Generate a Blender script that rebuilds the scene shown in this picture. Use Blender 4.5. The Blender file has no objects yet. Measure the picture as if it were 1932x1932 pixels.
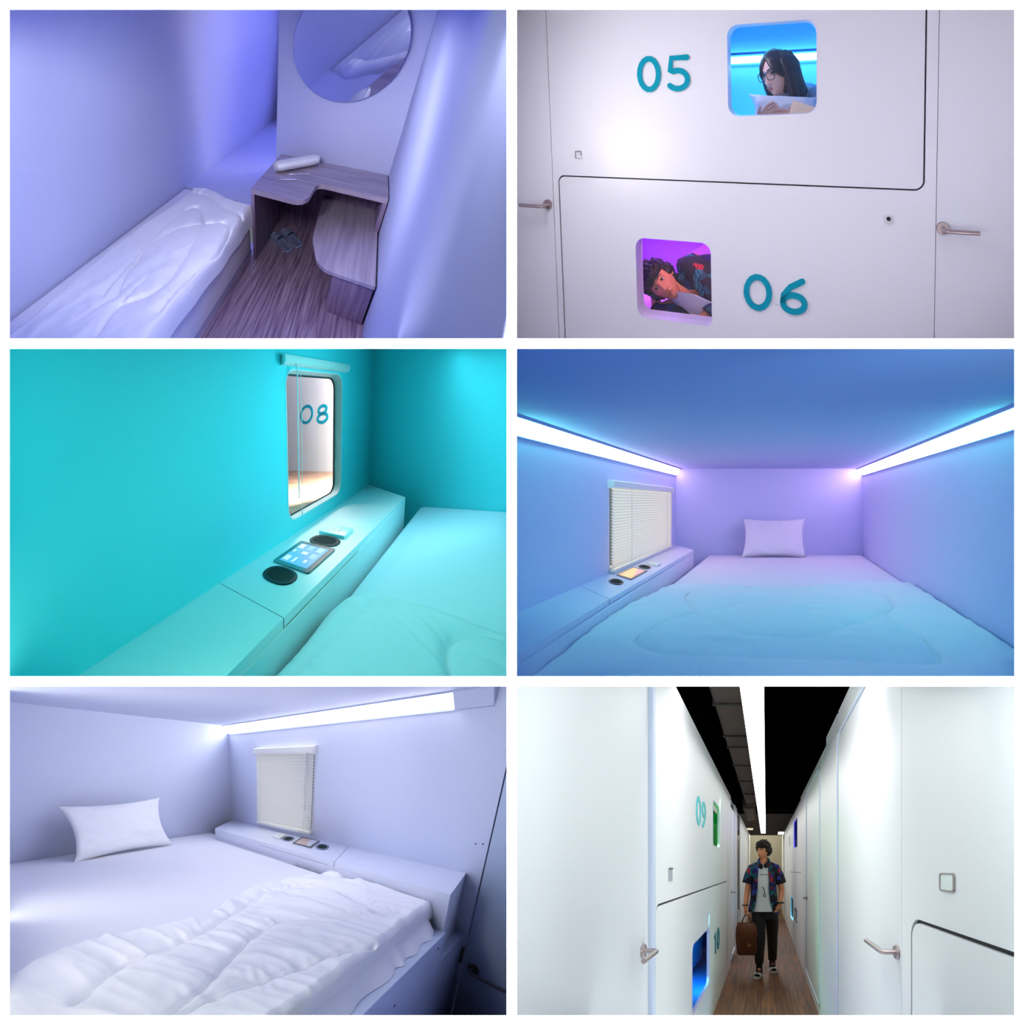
import bpy, bmesh, math, random
import numpy as np
from mathutils import Vector, Matrix, noise

sc = bpy.context.scene
COL = sc.collection
F = 1400.0                                   # focal length for a 1932 px wide frame
PANEL = {1: (18, 18, 956, 638.5), 2: (975, 18, 1914, 638.5), 3: (18, 658, 956, 1276),
         4: (975, 658, 1914, 1276), 5: (18, 1295, 956, 1915.5), 6: (975, 1295, 1914, 1915.5)}

# ------------------------------------------------------------------ camera, world, exposure
cd = bpy.data.cameras.new('camera'); cam = bpy.data.objects.new('camera', cd); COL.objects.link(cam)
cd.sensor_width = 36.0; cd.lens = 36.0 * F / 1932.0; cd.clip_start = 0.05; cd.clip_end = 200
cam.location = (0, 0, 0); cam.rotation_euler = (math.radians(90), 0, 0)
sc.camera = cam
wd = bpy.data.worlds.new('world'); sc.world = wd; wd.use_nodes = True
wd.node_tree.nodes['Background'].inputs[0].default_value = (0.75, 0.87, 1.0, 1)
wd.node_tree.nodes['Background'].inputs[1].default_value = 0.18
sc.view_settings.view_transform = 'Standard'
sc.view_settings.look = 'None'
sc.view_settings.exposure = 0.0
sc.view_settings.gamma = 1.0
sc.view_settings.use_curve_mapping = False
sc.cycles.use_denoising = True
sc.cycles.max_bounces = 8
sc.cycles.diffuse_bounces = 5
sc.cycles.sample_clamp_indirect = 6.0
sc.cycles.caustics_reflective = False
sc.cycles.caustics_refractive = False

def lin(c):
    return tuple((v / 12.92 if v <= 0.04045 else ((v + 0.055) / 1.055) ** 2.4) for v in [x / 255.0 for x in c])

def area(name, loc, X, Zdir, sx, sy, col, watt, spread=180):
    """rectangular lamp: X is its first axis, Zdir the direction the light leaves"""
    l = bpy.data.lights.new(name, 'AREA'); l.shape = 'RECTANGLE'; l.size = sx; l.size_y = sy
    l.color = col; l.energy = watt; l.spread = math.radians(spread)
    o = bpy.data.objects.new(name, l); COL.objects.link(o)
    X = Vector(X).normalized(); Z = -Vector(Zdir).normalized(); Y = Z.cross(X).normalized(); X = Y.cross(Z)
    o.matrix_world = Matrix(((X.x, Y.x, Z.x, loc[0]), (X.y, Y.y, Z.y, loc[1]), (X.z, Y.z, Z.z, loc[2]), (0, 0, 0, 1)))
    return o

def lining_fill(n, side, along, Y, sx, sy, col, watt, name='lining_fill_lamp'):
    """an added fill lamp, unseen edge-on, lying in one lining of compartment n (T, B, L, R)"""
    x0, y0, x1, y1 = PANEL[n]; m = 3
    if side in 'TB':
        s = (966 - (y0 - m if side == 'T' else y1 + m)) / F
        loc = ((along - 966) / F * Y, Y, s * Y); X = (1, 0, 0) if side == 'T' else (-1, 0, 0)
        Z = (0, s, -1) if side == 'T' else (0, -s, 1)
    else:
        s = ((x0 - m if side == 'L' else x1 + m) - 966) / F
        loc = (s * Y, Y, (966 - along) / F * Y); X = (0, 0, 1) if side == 'L' else (0, 0, -1)
        Z = (1, -s, 0) if side == 'L' else (-1, s, 0)
    return area(name, loc, X, Z, sx, sy, col, watt)

# added lamps, out of view, to whiten the front wall
for (x, z, X, sx, sy) in ((2.1, 0, (0, 0, 1), 3.4, 0.16), (-2.1, 0, (0, 0, 1), 3.4, 0.16), (0, 2.1, (1, 0, 0), 3.4, 0.16), (0, -2.1, (1, 0, 0), 3.4, 0.16)):
    area('front_wall_fill', (x, 0.84, z), X, (-x, 0.12, -z), sx, sy, (1, 1, 1), 420, 120)
def hidden_fill(p, to, sx, sy, col, watt, spread=110):
    """added unseen lamp just behind the front wall, beside an opening"""
    area('hidden_fill', p, (1, 0, 0), [b - a for a, b in zip(p, to)], sx, sy, col, watt, spread)
# compartment 1
lining_fill(1, 'T', 560, 2.9, 0.6, 0.9, (0.832, 0.882, 1.000), 6.0)
lining_fill(1, 'T', 640, 3.8, 0.5, 1.0, (0.828, 0.869, 1.000), 2.530)
lining_fill(1, 'B', 600, 2.2, 0.35, 0.8, (0.766, 0.800, 1.000), 1.833)
lining_fill(1, 'T', 860, 1.4, 0.15, 0.5, (0.712, 0.751, 1.000), 0.9)
area('alcove_fill', (-0.62, 6.9, 3.9), (0, 1, 0.6), (-1.0, -0.3, -0.6), 1.6, 1.2, (1.0, 0.96, 0.80), 16)  # added lamp hidden behind the mirror wall to brighten the alcove
hidden_fill((-0.45, 1.15, 0.90), (-1.2, 4.6, 2.3), 0.35, 0.18, (0.797, 0.843, 1.000), 2.736)
hidden_fill((-0.86, 1.15, 0.88), (-1.2, 4.8, 2.5), 0.2, 0.2, (0.85, 0.85, 1.000), 9.0, 44)
hidden_fill((-0.45, 1.15, 0.90), (-2.0, 4.2, 2.2), 0.3, 0.14, (0.86, 0.88, 1.000), 9.389, 60)
# compartment 2
lining_fill(2, 'L', 90, 3.0, 0.3, 0.6, (1.000, 0.988, 0.959), 4.532)
lining_fill(2, 'B', 1350, 1.8, 0.7, 0.8, (1.000, 0.981, 0.974), 18.796)
# compartment 3
lining_fill(3, 'R', 760, 3.8, 0.5, 0.5, (0.30, 0.95, 1.0), 4.5)
lining_fill(3, 'T', 770, 4.0, 0.35, 1.2, (0.389, 0.864, 1.000), 5.2)
lining_fill(3, 'T', 760, 2.6, 0.5, 1.2, (0.438, 1.000, 0.778), 3.192)
lining_fill(3, 'L', 850, 1.3, 0.3, 0.35, (0.264, 1.000, 0.781), 2.656)
hidden_fill((-0.88, 1.15, 0.05), (-0.7, 5.5, 0.3), 0.16, 0.35, (0.060, 0.852, 1.000), 0.703)
# compartment 4
lining_fill(4, 'T', 1444, 1.4, 0.7, 0.6, (0.060, 0.746, 1.000), 1.048)
lining_fill(4, 'B', 1444, 1.6, 0.8, 0.8, (0.060, 1.000, 0.841), 0.201)
lining_fill(4, 'L', 1100, 1.5, 0.3, 0.5, (0.060, 0.959, 1.000), 0.292)
hidden_fill((0.90, 1.15, 0.0), (1.9, 6.0, -0.2), 0.18, 0.35, (0.293, 0.706, 1.000), 2.167)
# compartment 5
lining_fill(5, 'L', 1650, 1.9, 0.7, 0.9, (0.999, 1.000, 0.922), 1.366)
lining_fill(5, 'B', 600, 1.35, 0.5, 0.5, (0.810, 1.000, 0.060), 0.302)
lining_fill(5, 'L', 1500, 3.4, 0.9, 0.8, (0.992, 1.000, 0.816), 3.590)
lining_fill(5, 'B', 860, 1.7, 0.2, 0.8, (0.770, 1.000, 0.060), 0.279)
hidden_fill((-0.88, 1.15, -0.5), (-2.0, 6.0, -2.2), 0.18, 0.35, (1.000, 0.998, 0.890), 3.599)
hidden_fill((-0.35, 1.15, -0.90), (-0.6, 4.5, -2.2), 0.35, 0.18, (0.954, 1.000, 0.914), 0.6)
hidden_fill((-0.90, 1.15, -0.55), (-2.5, 7.3, -2.5), 0.2, 0.2, (1.0, 0.99, 0.92), 4.0, 44)
hidden_fill((-0.88, 1.15, -0.35), (-0.06, 3.5, -1.72), 0.2, 0.2, (0.88, 0.95, 1.0), 1.0, 60)
# compartment 6
lining_fill(6, 'T', 1444, 3.7, 0.8, 1.4, (0.988, 1.000, 0.990), 8.316)
lining_fill(6, 'T', 1444, 2.2, 0.5, 1.0, (0.947, 0.997, 1.000), 1.370)
lining_fill(6, 'R', 1450, 1.2, 0.2, 0.2, (0.949, 0.997, 1.000), 3.692)
lining_fill(6, 'L', 1450, 1.2, 0.2, 0.2, (0.876, 0.992, 1.000), 1.624)
hidden_fill((0.88, 1.15, -0.45), (1.9, 6.0, -2.2), 0.18, 0.35, (0.921, 0.991, 1.000), 1.419)


# ------------------------------------------------------------------ room frames (origin and the three room axes, metres)
class Room:
    def __init__(s, n, O, ex, ey, ez):
        s.n = n; s.O = Vector(O); s.a = [Vector(ex), Vector(ey), Vector(ez)]
    def W(s, p):
        return s.O + s.a[0] * p[0] + s.a[1] * p[1] + s.a[2] * p[2]
    def sub(s, p, e1, e2, e3):
        f = lambda v: s.a[0] * v[0] + s.a[1] * v[1] + s.a[2] * v[2]
        return Room(s.n, s.W(p), f(e1), f(e2), f(e3))
WORLD = Room(0, (0, 0, 0), (1, 0, 0), (0, 1, 0), (0, 0, 1))
R1 = Room(1, (-2.22939, 6.39579, 2.17457), (1.26222, -1.01708, -0.67587), (-0.40839, 2.37212, 1.51652), (0.50387, -1.52176, 0.16275))
R2 = Room(2, (0.25405, 3.78378, 1.71351), (0.81018, -0.41965, -0.22375), (0.56537, 1.37654, 0.78266), (-0.04691, -0.11032, 0.94657))
R3 = Room(3, (-1.2105, 6.3, 0.2295), (1.39936, -2.25166, -0.0901), (-0.00161, 1.95948, 0.31694), (0.12496, -0.48612, 0.98549))
R4 = Room(4, (1.68545, 7.63636, -0.33818), (1.0, 0.0, 0.0), (0.9124, 2.54083, 0.03841), (0.0, 0.0, 1.0))
R5 = Room(5, (-2.88545, 7.63636, -3.16909), (1.29076, -1.78949, 0.60366), (0.21604, 1.59088, -0.5493), (0.24052, -0.73747, 1.29364))
K6 = 0.861
R6 = Room(6, (2.09908 * K6, 7.75385 * K6, -5.256 * K6), (K6, 0.0, 0.0), (0.73638 * K6, 2.1513 * K6, -1.0305 * K6), (0.0, 0.0, K6))

# ------------------------------------------------------------------ materials
MATS = {}
def mat(name, srgb, rough=0.5, metal=0.0, bump=0.0, bscale=40.0, spec=0.5, vary=0.0, vscale=6.0, coat=0.0, emit=None, estr=0.0, sheen=0.0, trans=0.0, lincol=None):
    m = bpy.data.materials.new(name); m.use_nodes = True; nt = m.node_tree; b = nt.nodes['Principled BSDF']
    c = lincol or lin(srgb)
    b.inputs['Base Color'].default_value = (*c, 1); b.inputs['Roughness'].default_value = rough
    b.inputs['Metallic'].default_value = metal; b.inputs['Specular IOR Level'].default_value = spec
    b.inputs['Coat Weight'].default_value = coat; b.inputs['Sheen Weight'].default_value = sheen
    tc = nt.nodes.new('ShaderNodeTexCoord')
    if vary:
        n = nt.nodes.new('ShaderNodeTexNoise'); n.inputs['Scale'].default_value = vscale; n.inputs['Detail'].default_value = 3
        nt.links.new(tc.outputs['Object'], n.inputs['Vector'])
        r = nt.nodes.new('ShaderNodeMixRGB'); r.inputs[1].default_value = (*[v * (1 - vary) for v in c], 1)
        r.inputs[2].default_value = (*[min(1, v * (1 + vary)) for v in c], 1)
        nt.links.new(n.outputs['Fac'], r.inputs[0]); nt.links.new(r.outputs[0], b.inputs['Base Color'])
    if bump:
        n = nt.nodes.new('ShaderNodeTexNoise'); n.inputs['Scale'].default_value = bscale; n.inputs['Detail'].default_value = 4
        nt.links.new(tc.outputs['Object'], n.inputs['Vector'])
        bp = nt.nodes.new('ShaderNodeBump'); bp.inputs['Strength'].default_value = bump; bp.inputs['Distance'].default_value = 0.01
        nt.links.new(n.outputs['Fac'], bp.inputs['Height']); nt.links.new(bp.outputs[0], b.inputs['Normal'])
    if emit:
        b.inputs['Emission Color'].default_value = (*emit, 1); b.inputs['Emission Strength'].default_value = estr
    MATS[name] = m
    return m

def wood(name, dark, light, axis=0, scale=(2, 40, 40), rough=0.45, planks=None, rot=None, grey=None):
    """streaky laminate; planks=(length, width) adds boards with joints"""
    m = bpy.data.materials.new(name); m.use_nodes = True; nt = m.node_tree; b = nt.nodes['Principled BSDF']
    N = nt.nodes.new; L = nt.links.new
    uv = N('ShaderNodeUVMap'); mp = N('ShaderNodeMapping'); mp.inputs['Scale'].default_value = scale
    L(uv.outputs[0], mp.inputs[0])
    n = N('ShaderNodeTexNoise'); n.inputs['Scale'].default_value = 1.0; n.inputs['Detail'].default_value = 5; n.inputs['Distortion'].default_value = 0.3
    L(mp.outputs[0], n.inputs['Vector'])
    cr = N('ShaderNodeValToRGB'); cr.color_ramp.elements[0].position = 0.32; cr.color_ramp.elements[1].position = 0.68
    cr.color_ramp.elements[0].color = (*lin(dark), 1); cr.color_ramp.elements[1].color = (*lin(light), 1)
    L(n.outputs['Fac'], cr.inputs[0]); out = cr.outputs[0]
    if planks:
        br = N('ShaderNodeTexBrick'); br.inputs['Scale'].default_value = 1.0
        br.inputs['Brick Width'].default_value = planks[0]; br.inputs['Row Height'].default_value = planks[1]
        br.inputs['Mortar Size'].default_value = planks[1] * 0.03; br.inputs['Color1'].default_value = (*planks[2], 1)
        br.inputs['Color2'].default_value = (*planks[3], 1); br.inputs['Mortar'].default_value = (*planks[4], 1)
        br.offset = 0.37; L(uv.outputs[0], br.inputs['Vector'])
        mx = N('ShaderNodeMixRGB'); mx.blend_type = 'MULTIPLY'; mx.inputs[0].default_value = 1
        L(out, mx.inputs[1]); L(br.outputs['Color'], mx.inputs[2]); out = mx.outputs[0]
    L(out, b.inputs['Base Color']); b.inputs['Roughness'].default_value = rough
    MATS[name] = m
    return m

def glass(name, tint=(1, 1, 1), gloss=0.06):
    m = bpy.data.materials.new(name); m.use_nodes = True; nt = m.node_tree; nt.nodes.clear(); N = nt.nodes.new
    o = N('ShaderNodeOutputMaterial'); t = N('ShaderNodeBsdfTransparent'); t.inputs[0].default_value = (*tint, 1)
    g = N('ShaderNodeBsdfGlossy'); g.inputs['Roughness'].default_value = 0.02
    mx = N('ShaderNodeMixShader'); mx.inputs[0].default_value = gloss
    nt.links.new(t.outputs[0], mx.inputs[1]); nt.links.new(g.outputs[0], mx.inputs[2]); nt.links.new(mx.outputs[0], o.inputs[0])
    return m

# ------------------------------------------------------------------ mesh building
def pl(axis, a, u, v):
    return (a, u, v) if axis == 'x' else (u, a, v) if axis == 'y' else (u, v, a)

def rrect(x0, y0, x1, y1, r, n=6, corners=(1, 1, 1, 1)):
    """rounded rectangle outline; corners = (lower left, lower right, upper right, upper left)"""
    pts = []
    for (cx, cy, a0, on, px, py) in ((x0 + r, y0 + r, 180, corners[0], x0, y0), (x1 - r, y0 + r, 270, corners[1], x1, y0),
                                     (x1 - r, y1 - r, 0, corners[2], x1, y1), (x0 + r, y1 - r, 90, corners[3], x0, y1)):
        if not on: pts.append((px, py)); continue
        for k in range(n + 1):
            t = math.radians(a0 + 90 * k / n); pts.append((cx + r * math.cos(t), cy + r * math.sin(t)))
    return pts

def fillet(pts, rr, n=6, closed=True):
    """round the corners of an outline; rr is one radius or a list"""
    out = []; N = len(pts)
    for i, p in enumerate(pts):
        r = rr[i] if isinstance(rr, (list, tuple)) else rr
        if r <= 0 or (not closed and i in (0, N - 1)): out.append(p); continue
        a = Vector(pts[i - 1]) - Vector(p); b = Vector(pts[(i + 1) % N]) - Vector(p)
        ang = a.angle(b); d = r / math.tan(ang / 2); A = Vector(p) + a.normalized() * d; B = Vector(p) + b.normalized() * d
        C = Vector(p) + (a.normalized() + b.normalized()).normalized() * (r / math.sin(ang / 2))
        for k in range(n + 1):
            t = k / n; q = A.lerp(B, t) - C; q = q.normalized() * r + C; out.append((q.x, q.y))
    return out

class MB:
    def __init__(s):
        s.bm = bmesh.new(); s.uv = s.bm.loops.layers.uv.new('UVMap')
    def face(s, vs):
        try: return s.bm.faces.new(vs)
        except ValueError: return None
    def uvbox(s, faces, ax):
        """uv from two of the coordinates (ax like 'xy')"""
        i, j = 'xyz'.index(ax[0]), 'xyz'.index(ax[1])
        for f in faces:
            for l in f.loops: l[s.uv].uv = (l.vert.co[i], l.vert.co[j])
    def box(s, x0, x1, y0, y1, z0, z1, bev=0.0, seg=2, uv=None):
        vs = [s.bm.verts.new((x, y, z)) for x in (x0, x1) for y in (y0, y1) for z in (z0, z1)]
        idx = ((0, 1, 3, 2), (4, 6, 7, 5), (0, 4, 5, 1), (2, 3, 7, 6), (0, 2, 6, 4), (1, 5, 7, 3))
        fs = [s.bm.faces.new([vs[i] for i in q]) for q in idx]
        if bev:
            es = list({e for f in fs for e in f.edges})
            bmesh.ops.bevel(s.bm, geom=es, offset=bev, segments=seg, profile=0.5, affect='EDGES')
        if uv: s.uvbox(s.bm.faces, uv)
        return s
    def prism(s, pts, axis, a0, a1, uv=None):
        A = [s.bm.verts.new(pl(axis, a0, *p)) for p in pts]; B = [s.bm.verts.new(pl(axis, a1, *p)) for p in pts]
        fs = [s.face(A), s.face(B[::-1])]
        for i in range(len(pts)):
            j = (i + 1) % len(pts); fs.append(s.face([A[i], B[i], B[j], A[j]]))
        if uv: s.uvbox([f for f in fs if f], uv)
        return s
    def plate(s, outer, holes, axis, a0, a1, uv=None):
        """flat slab with openings"""
        loops = [outer] + holes; rows = []
        for a in (a0, a1):
            es = []; ring = []
            for lp in loops:
                vs = [s.bm.verts.new(pl(axis, a, *p)) for p in lp]; ring.append(vs)
                es += [s.bm.edges.new((vs[i], vs[(i + 1) % len(vs)])) for i in range(len(vs))]
            bmesh.ops.triangle_fill(s.bm, edges=es, use_beauty=True); rows.append(ring)
        for ra, rb in zip(*rows):
            for i in range(len(ra)):
                j = (i + 1) % len(ra); s.face([ra[i], rb[i], rb[j], ra[j]])
        if uv: s.uvbox(s.bm.faces, uv)
        return s
    def quad(s, *p, uv=None):
        f = s.face([s.bm.verts.new(q) for q in p])
        if uv:
            for l, t in zip(f.loops, uv): l[s.uv].uv = t
        return s
    def loft(s, rings, closed=True, cap=True):
        R = [[s.bm.verts.new(p) for p in r] for r in rings]; n = len(R[0])
        for a, b in zip(R, R[1:]):
            for i in range(n if closed else n - 1):
                j = (i + 1) % n; s.face([a[i], a[j], b[j], b[i]])
        if cap and closed: s.face(R[0][::-1]); s.face(R[-1])
        return s
    def tube(s, path, r, n=10, cap=True, closed=False, flat=None):
        """round bar along a path; r number or list; flat=(k1,k2) squashes the section"""
        P = [Vector(p) for p in path]; rings = []; prev = None; N = len(P)
        for i, p in enumerate(P):
            t = (P[(i + 1) % N] - P[i - 1]) if closed else (P[min(i + 1, N - 1)] - P[max(i - 1, 0)])
            t.normalize()
            if prev is None:
                up = Vector((0, 0, 1)) if abs(t.z) < 0.9 else Vector((1, 0, 0))
                a = t.cross(up).normalized()
            else: a = (prev - t * prev.dot(t)).normalized()
            prev = a; b = t.cross(a); rr = r[i] if isinstance(r, (list, tuple)) else r
            k1, k2 = flat or (1, 1)
            rings.append([p + a * (rr * k1 * math.cos(2 * math.pi * k / n)) + b * (rr * k2 * math.sin(2 * math.pi * k / n)) for k in range(n)])
        if closed: rings.append(rings[0])
        return s.loft(rings, cap=cap and not closed)
    def lathe(s, prof, c, axis='z', n=24, sx=1.0, sy=1.0):
        """profile of (radius, height) pairs about an axis through c"""
        rings = []
        for (r, h) in prof:
            ring = []
            for k in range(n):
                t = 2 * math.pi * k / n; u, v = r * sx * math.cos(t), r * sy * math.sin(t)
                q = (u, v, h) if axis == 'z' else (h, u, v) if axis == 'x' else (u, h, v)
                ring.append((c[0] + q[0], c[1] + q[1], c[2] + q[2]))
            rings.append(ring)
        return s.loft(rings)
    def ball(s, c, r, n=16, m=10):
        if not isinstance(r, (tuple, list)): r = (r, r, r)
        rings = []
        for i in range(m + 1):
            a = math.pi * (i + 0.02) / (m + 0.04); rings.append([(c[0] + r[0] * math.sin(a) * math.cos(2 * math.pi * k / n), c[1] + r[1] * math.sin(a) * math.sin(2 * math.pi * k / n), c[2] + r[2] * math.cos(a)) for k in range(n)])
        return s.loft(rings)
    def grid(s, fn, nu, nv, uvs=None):
        V = [[s.bm.verts.new(fn(i / nu, j / nv)) for j in range(nv + 1)] for i in range(nu + 1)]
        for i in range(nu):
            for j in range(nv):
                f = s.face([V[i][j], V[i + 1][j], V[i + 1][j + 1], V[i][j + 1]])
                if uvs and f:
                    for l, (a, b) in zip(f.loops, ((i, j), (i + 1, j), (i + 1, j + 1), (i, j + 1))): l[s.uv].uv = (a / nu * uvs[0], b / nv * uvs[1])
        return s
    def stroke(s, path, w, axis, a0, a1, closed=False, caps=True):
        """flat band along a 2-D path, extruded from a0 to a1"""
        P = [Vector(p) for p in path]; N = len(P); off = []
        for i in range(N):
            t = (P[(i + 1) % N] - P[i - 1]) if closed else (P[min(i + 1, N - 1)] - P[max(i - 1, 0)])
            t.normalize(); nn = Vector((-t.y, t.x)); off.append((P[i] + nn * w / 2, P[i] - nn * w / 2, t))
        v = [[s.bm.verts.new(pl(axis, a, *q)) for q in (o[0], o[1]) for a in (a0, a1)] for o in off]
        rng = range(N) if closed else range(N - 1)
        for i in rng:
            A, B = v[i], v[(i + 1) % N]
            for (p, q) in ((0, 1), (1, 3), (3, 2), (2, 0)): s.face([A[p], A[q], B[q], B[p]])
        if not closed and caps:
            for k, sg in ((0, -1), (N - 1, 1)):
                c = P[k]; t = off[k][2] * sg; nn = Vector((-t.y, t.x)); arc = [c + (nn * math.cos(a) + t * math.sin(a)) * w / 2 for a in [math.pi * j / 8 for j in range(9)]]
                s.prism([tuple(q) for q in arc], axis, a0, a1)
        elif not closed:
            for k in (0, N - 1): s.face([v[k][0], v[k][1], v[k][3], v[k][2]])
        return s
    def join(s, o, M=None):
        """take in another builder's faces, moved by M"""
        mp = {}
        for w in o.bm.verts: mp[w] = s.bm.verts.new((M @ w.co) if M else w.co)
        for f in o.bm.faces: s.face([mp[w] for w in f.verts])
        o.bm.free(); return s

def tag(o, label=None, cat=None, group=None, kind=None):
    if label: o['label'] = label
    if cat: o['category'] = cat
    if group: o['group'] = group
    if kind: o['kind'] = kind
    return o

def empty(name, room, at, label=None, cat=None, group=None, kind=None):
    o = bpy.data.objects.new(name, None); COL.objects.link(o); o.empty_display_size = 0.05; o.location = room.W(at)
    return tag(o, label, cat, group, kind)

def rootloc(o):
    p = Vector((0, 0, 0))
    while o is not None: p += Vector(o.location); o = o.parent
    return p

def build(name, mb, m, room, parent=None, at=None, clip=False, smooth=False, label=None, cat=None, group=None, kind=None, sharp=None, mats=None, sub=0):
    bm = mb.bm
    for v in bm.verts: v.co = room.W(v.co)
    if clip:
        bm.verts.ensure_lookup_table()
        x0, y0, x1, y1 = PANEL[room.n]; k = 6
        for no in (((x0 - k - 966) / F, -1, 0, 'L'), ((x1 + k - 966) / F, 1, 0, 'R')):
            s = no[0]; n = Vector((-1, s, 0)) if no[3] == 'L' else Vector((1, -s, 0))
            bmesh.ops.bisect_plane(bm, geom=bm.verts[:] + bm.edges[:] + bm.faces[:], plane_co=(0, 0, 0), plane_no=n, clear_outer=True)
        for yy, sg in ((y0 - k, 1), (y1 + k, -1)):
            s = (966 - yy) / F; n = Vector((0, -s, 1)) * sg
            bmesh.ops.bisect_plane(bm, geom=bm.verts[:] + bm.edges[:] + bm.faces[:], plane_co=(0, 0, 0), plane_no=n, clear_outer=True)
        bmesh.ops.bisect_plane(bm, geom=bm.verts[:] + bm.edges[:] + bm.faces[:], plane_co=(0, 1.04, 0), plane_no=(0, -1, 0), clear_outer=True)
    bmesh.ops.recalc_face_normals(bm, faces=bm.faces)
    if smooth:
        for f in bm.faces: f.smooth = True
        lim = math.radians(sharp if sharp else 40)
        for e in bm.edges:
            if len(e.link_faces) == 2 and e.calc_face_angle(0) > lim: e.smooth = False
    if parent is not None: o0 = rootloc(parent)
    elif at is not None: o0 = room.W(at)
    elif len(bm.verts):
        o0 = sum((v.co for v in bm.verts), Vector()) / len(bm.verts)
    else: o0 = Vector()
    for v in bm.verts: v.co -= o0
    me = bpy.data.meshes.new(name); bm.to_mesh(me); bm.free()
    for mm in (mats or [m]): me.materials.append(mm)
    o = bpy.data.objects.new(name, me); COL.objects.link(o)
    if parent is not None: o.parent = parent
    else: o.location = o0
    if sub:
        md = o.modifiers.new('sub', 'SUBSURF'); md.levels = sub; md.render_levels = sub
    return tag(o, label, cat, group, kind)

def B(): return MB()

def digit_paths(ch):
    """centre lines of rounded numerals in a box 0.6 wide and 1 high"""
    def arc(cx, cy, rx, ry, a0, a1, n=18): return [(cx + rx * math.cos(math.radians(a0 + (a1 - a0) * k / n)), cy + ry * math.sin(math.radians(a0 + (a1 - a0) * k / n))) for k in range(n + 1)]
    if ch == '0': return [(arc(.3, .5, .235, .43, 0, 340, 17) , True)]
    if ch == '1': return [([(.10, .78), (.30, .93), (.30, .07)], False)]
    if ch == '2': return [(arc(.29, .70, .21, .23, 165, -35, 12) + [(.09, .08), (.53, .08)], False)]
    if ch == '5': return [([(.50, .93), (.13, .92), (.10, .56)] + arc(.27, .33, .24, .25, 118, -140, 16), False)]
    if ch == '6': return [([(.47, .92), (.24, .74), (.10, .50)] + arc(.30, .30, .215, .225, 165, 525, 22), False)]
    if ch == '8': return [(arc(.3, .715, .175, .195, 0, 340, 17), True), (arc(.3, .29, .215, .225, 0, 340, 17), True)]
    if ch == '9': return [([(.13, .08), (.36, .26), (.50, .50)] + arc(.30, .70, .215, .225, -15, 345, 22), False)]

def number(text, room, m, axis, a0, a1, u0, v0, h, wid, label, gap=0.72, flip=1, group=None, sw=0.135):
    """raised numerals on a panel; flip=-1 when they read towards -u"""
    r = empty('room_number', room, pl(axis, a0, u0, v0), label, 'sign', group)
    for i, ch in enumerate(text):
        mb = B()
        for path, closed in digit_paths(ch):
            pts = [(u0 + flip * wid * (i * gap + p[0]), v0 + h * p[1]) for p in path]
            mb.stroke(pts, sw * (h + wid) / 2, axis, a0, a1, closed)
        build('numeral', mb, m, room, r, smooth=True, sharp=50)
    return r
# ------------------------------------------------------------------ shared materials
white_paint = mat('white paint', (248, 248, 250), 0.5)
lilac_wall = mat('lilac wall', (204, 208, 238), 0.55, vary=0.01)
lin_cloth = mat('white bed linen', (238, 238, 246), 0.85, bump=0.12, bscale=260, sheen=0.2)
sheet_cloth = mat('white sheet', (234, 234, 244), 0.8, bump=0.05, bscale=300, sheen=0.1)
pod_panel = mat('white pod panel', (232, 231, 236), 0.32, spec=0.5)
dark_gap = mat('dark gap', (38, 34, 48), 0.7)
steel = mat('brushed steel', (176, 160, 158), 0.28, 1.0, bump=0.05, bscale=300)
black_plastic = mat('black plastic', (14, 17, 22), 0.45, spec=0.3)
teal_paint = mat('teal numeral', (0, 150, 172), 0.6, spec=0.15)
blind_white = mat('white blind slat', (240, 240, 236), 0.45)
_nt = blind_white.node_tree; _b = _nt.nodes['Principled BSDF']; _o = _nt.nodes['Material Output']; _t = _nt.nodes.new('ShaderNodeBsdfTranslucent'); _t.inputs[0].default_value = (0.95, 0.95, 0.92, 1)
_m = _nt.nodes.new('ShaderNodeMixShader'); _m.inputs[0].default_value = 0.5; _nt.links.new(_b.outputs[0], _m.inputs[1]); _nt.links.new(_t.outputs[0], _m.inputs[2]); _nt.links.new(_m.outputs[0], _o.inputs[0])
rail_white = mat('white blind rail', (244, 243, 236), 0.4)
cord_white = mat('white cord', (225, 225, 222), 0.6)
screw_m = mat('screw head', (120, 124, 150), 0.4, 0.6)

# ------------------------------------------------------------------ the white front wall with its six openings
mb = B(); holes = []
for n in range(1, 7):
    x0, y0, x1, y1 = PANEL[n]; k = 1.0 / F
    holes.append([((x0 - 966) * k, (966 - y1) * k), ((x1 - 966) * k, (966 - y1) * k), ((x1 - 966) * k, (966 - y0) * k), ((x0 - 966) * k, (966 - y0) * k)])
mb.plate([(-2.3, -2.3), (2.3, -2.3), (2.3, 2.3), (-2.3, 2.3)], holes, 'y', 1.0, 1.03)
for v in mb.bm.verts:
    if v.co.y > 1.02: v.co.x *= 1.03; v.co.z *= 1.03
build('wall_front', mb, mat('front wall white', (254, 254, 254), 0.9, spec=0.1, bump=0.02, bscale=60), WORLD, at=(0, 0, 0), kind='structure')
LINING = {1: ((170, 178, 240), 12.2), 2: ((222, 220, 232), 6.6), 3: ((110, 205, 215), 11.5), 4: ((150, 165, 235), 8.0), 5: ((205, 210, 236), 8.6), 6: ((225, 230, 235), 27.5)}
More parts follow.
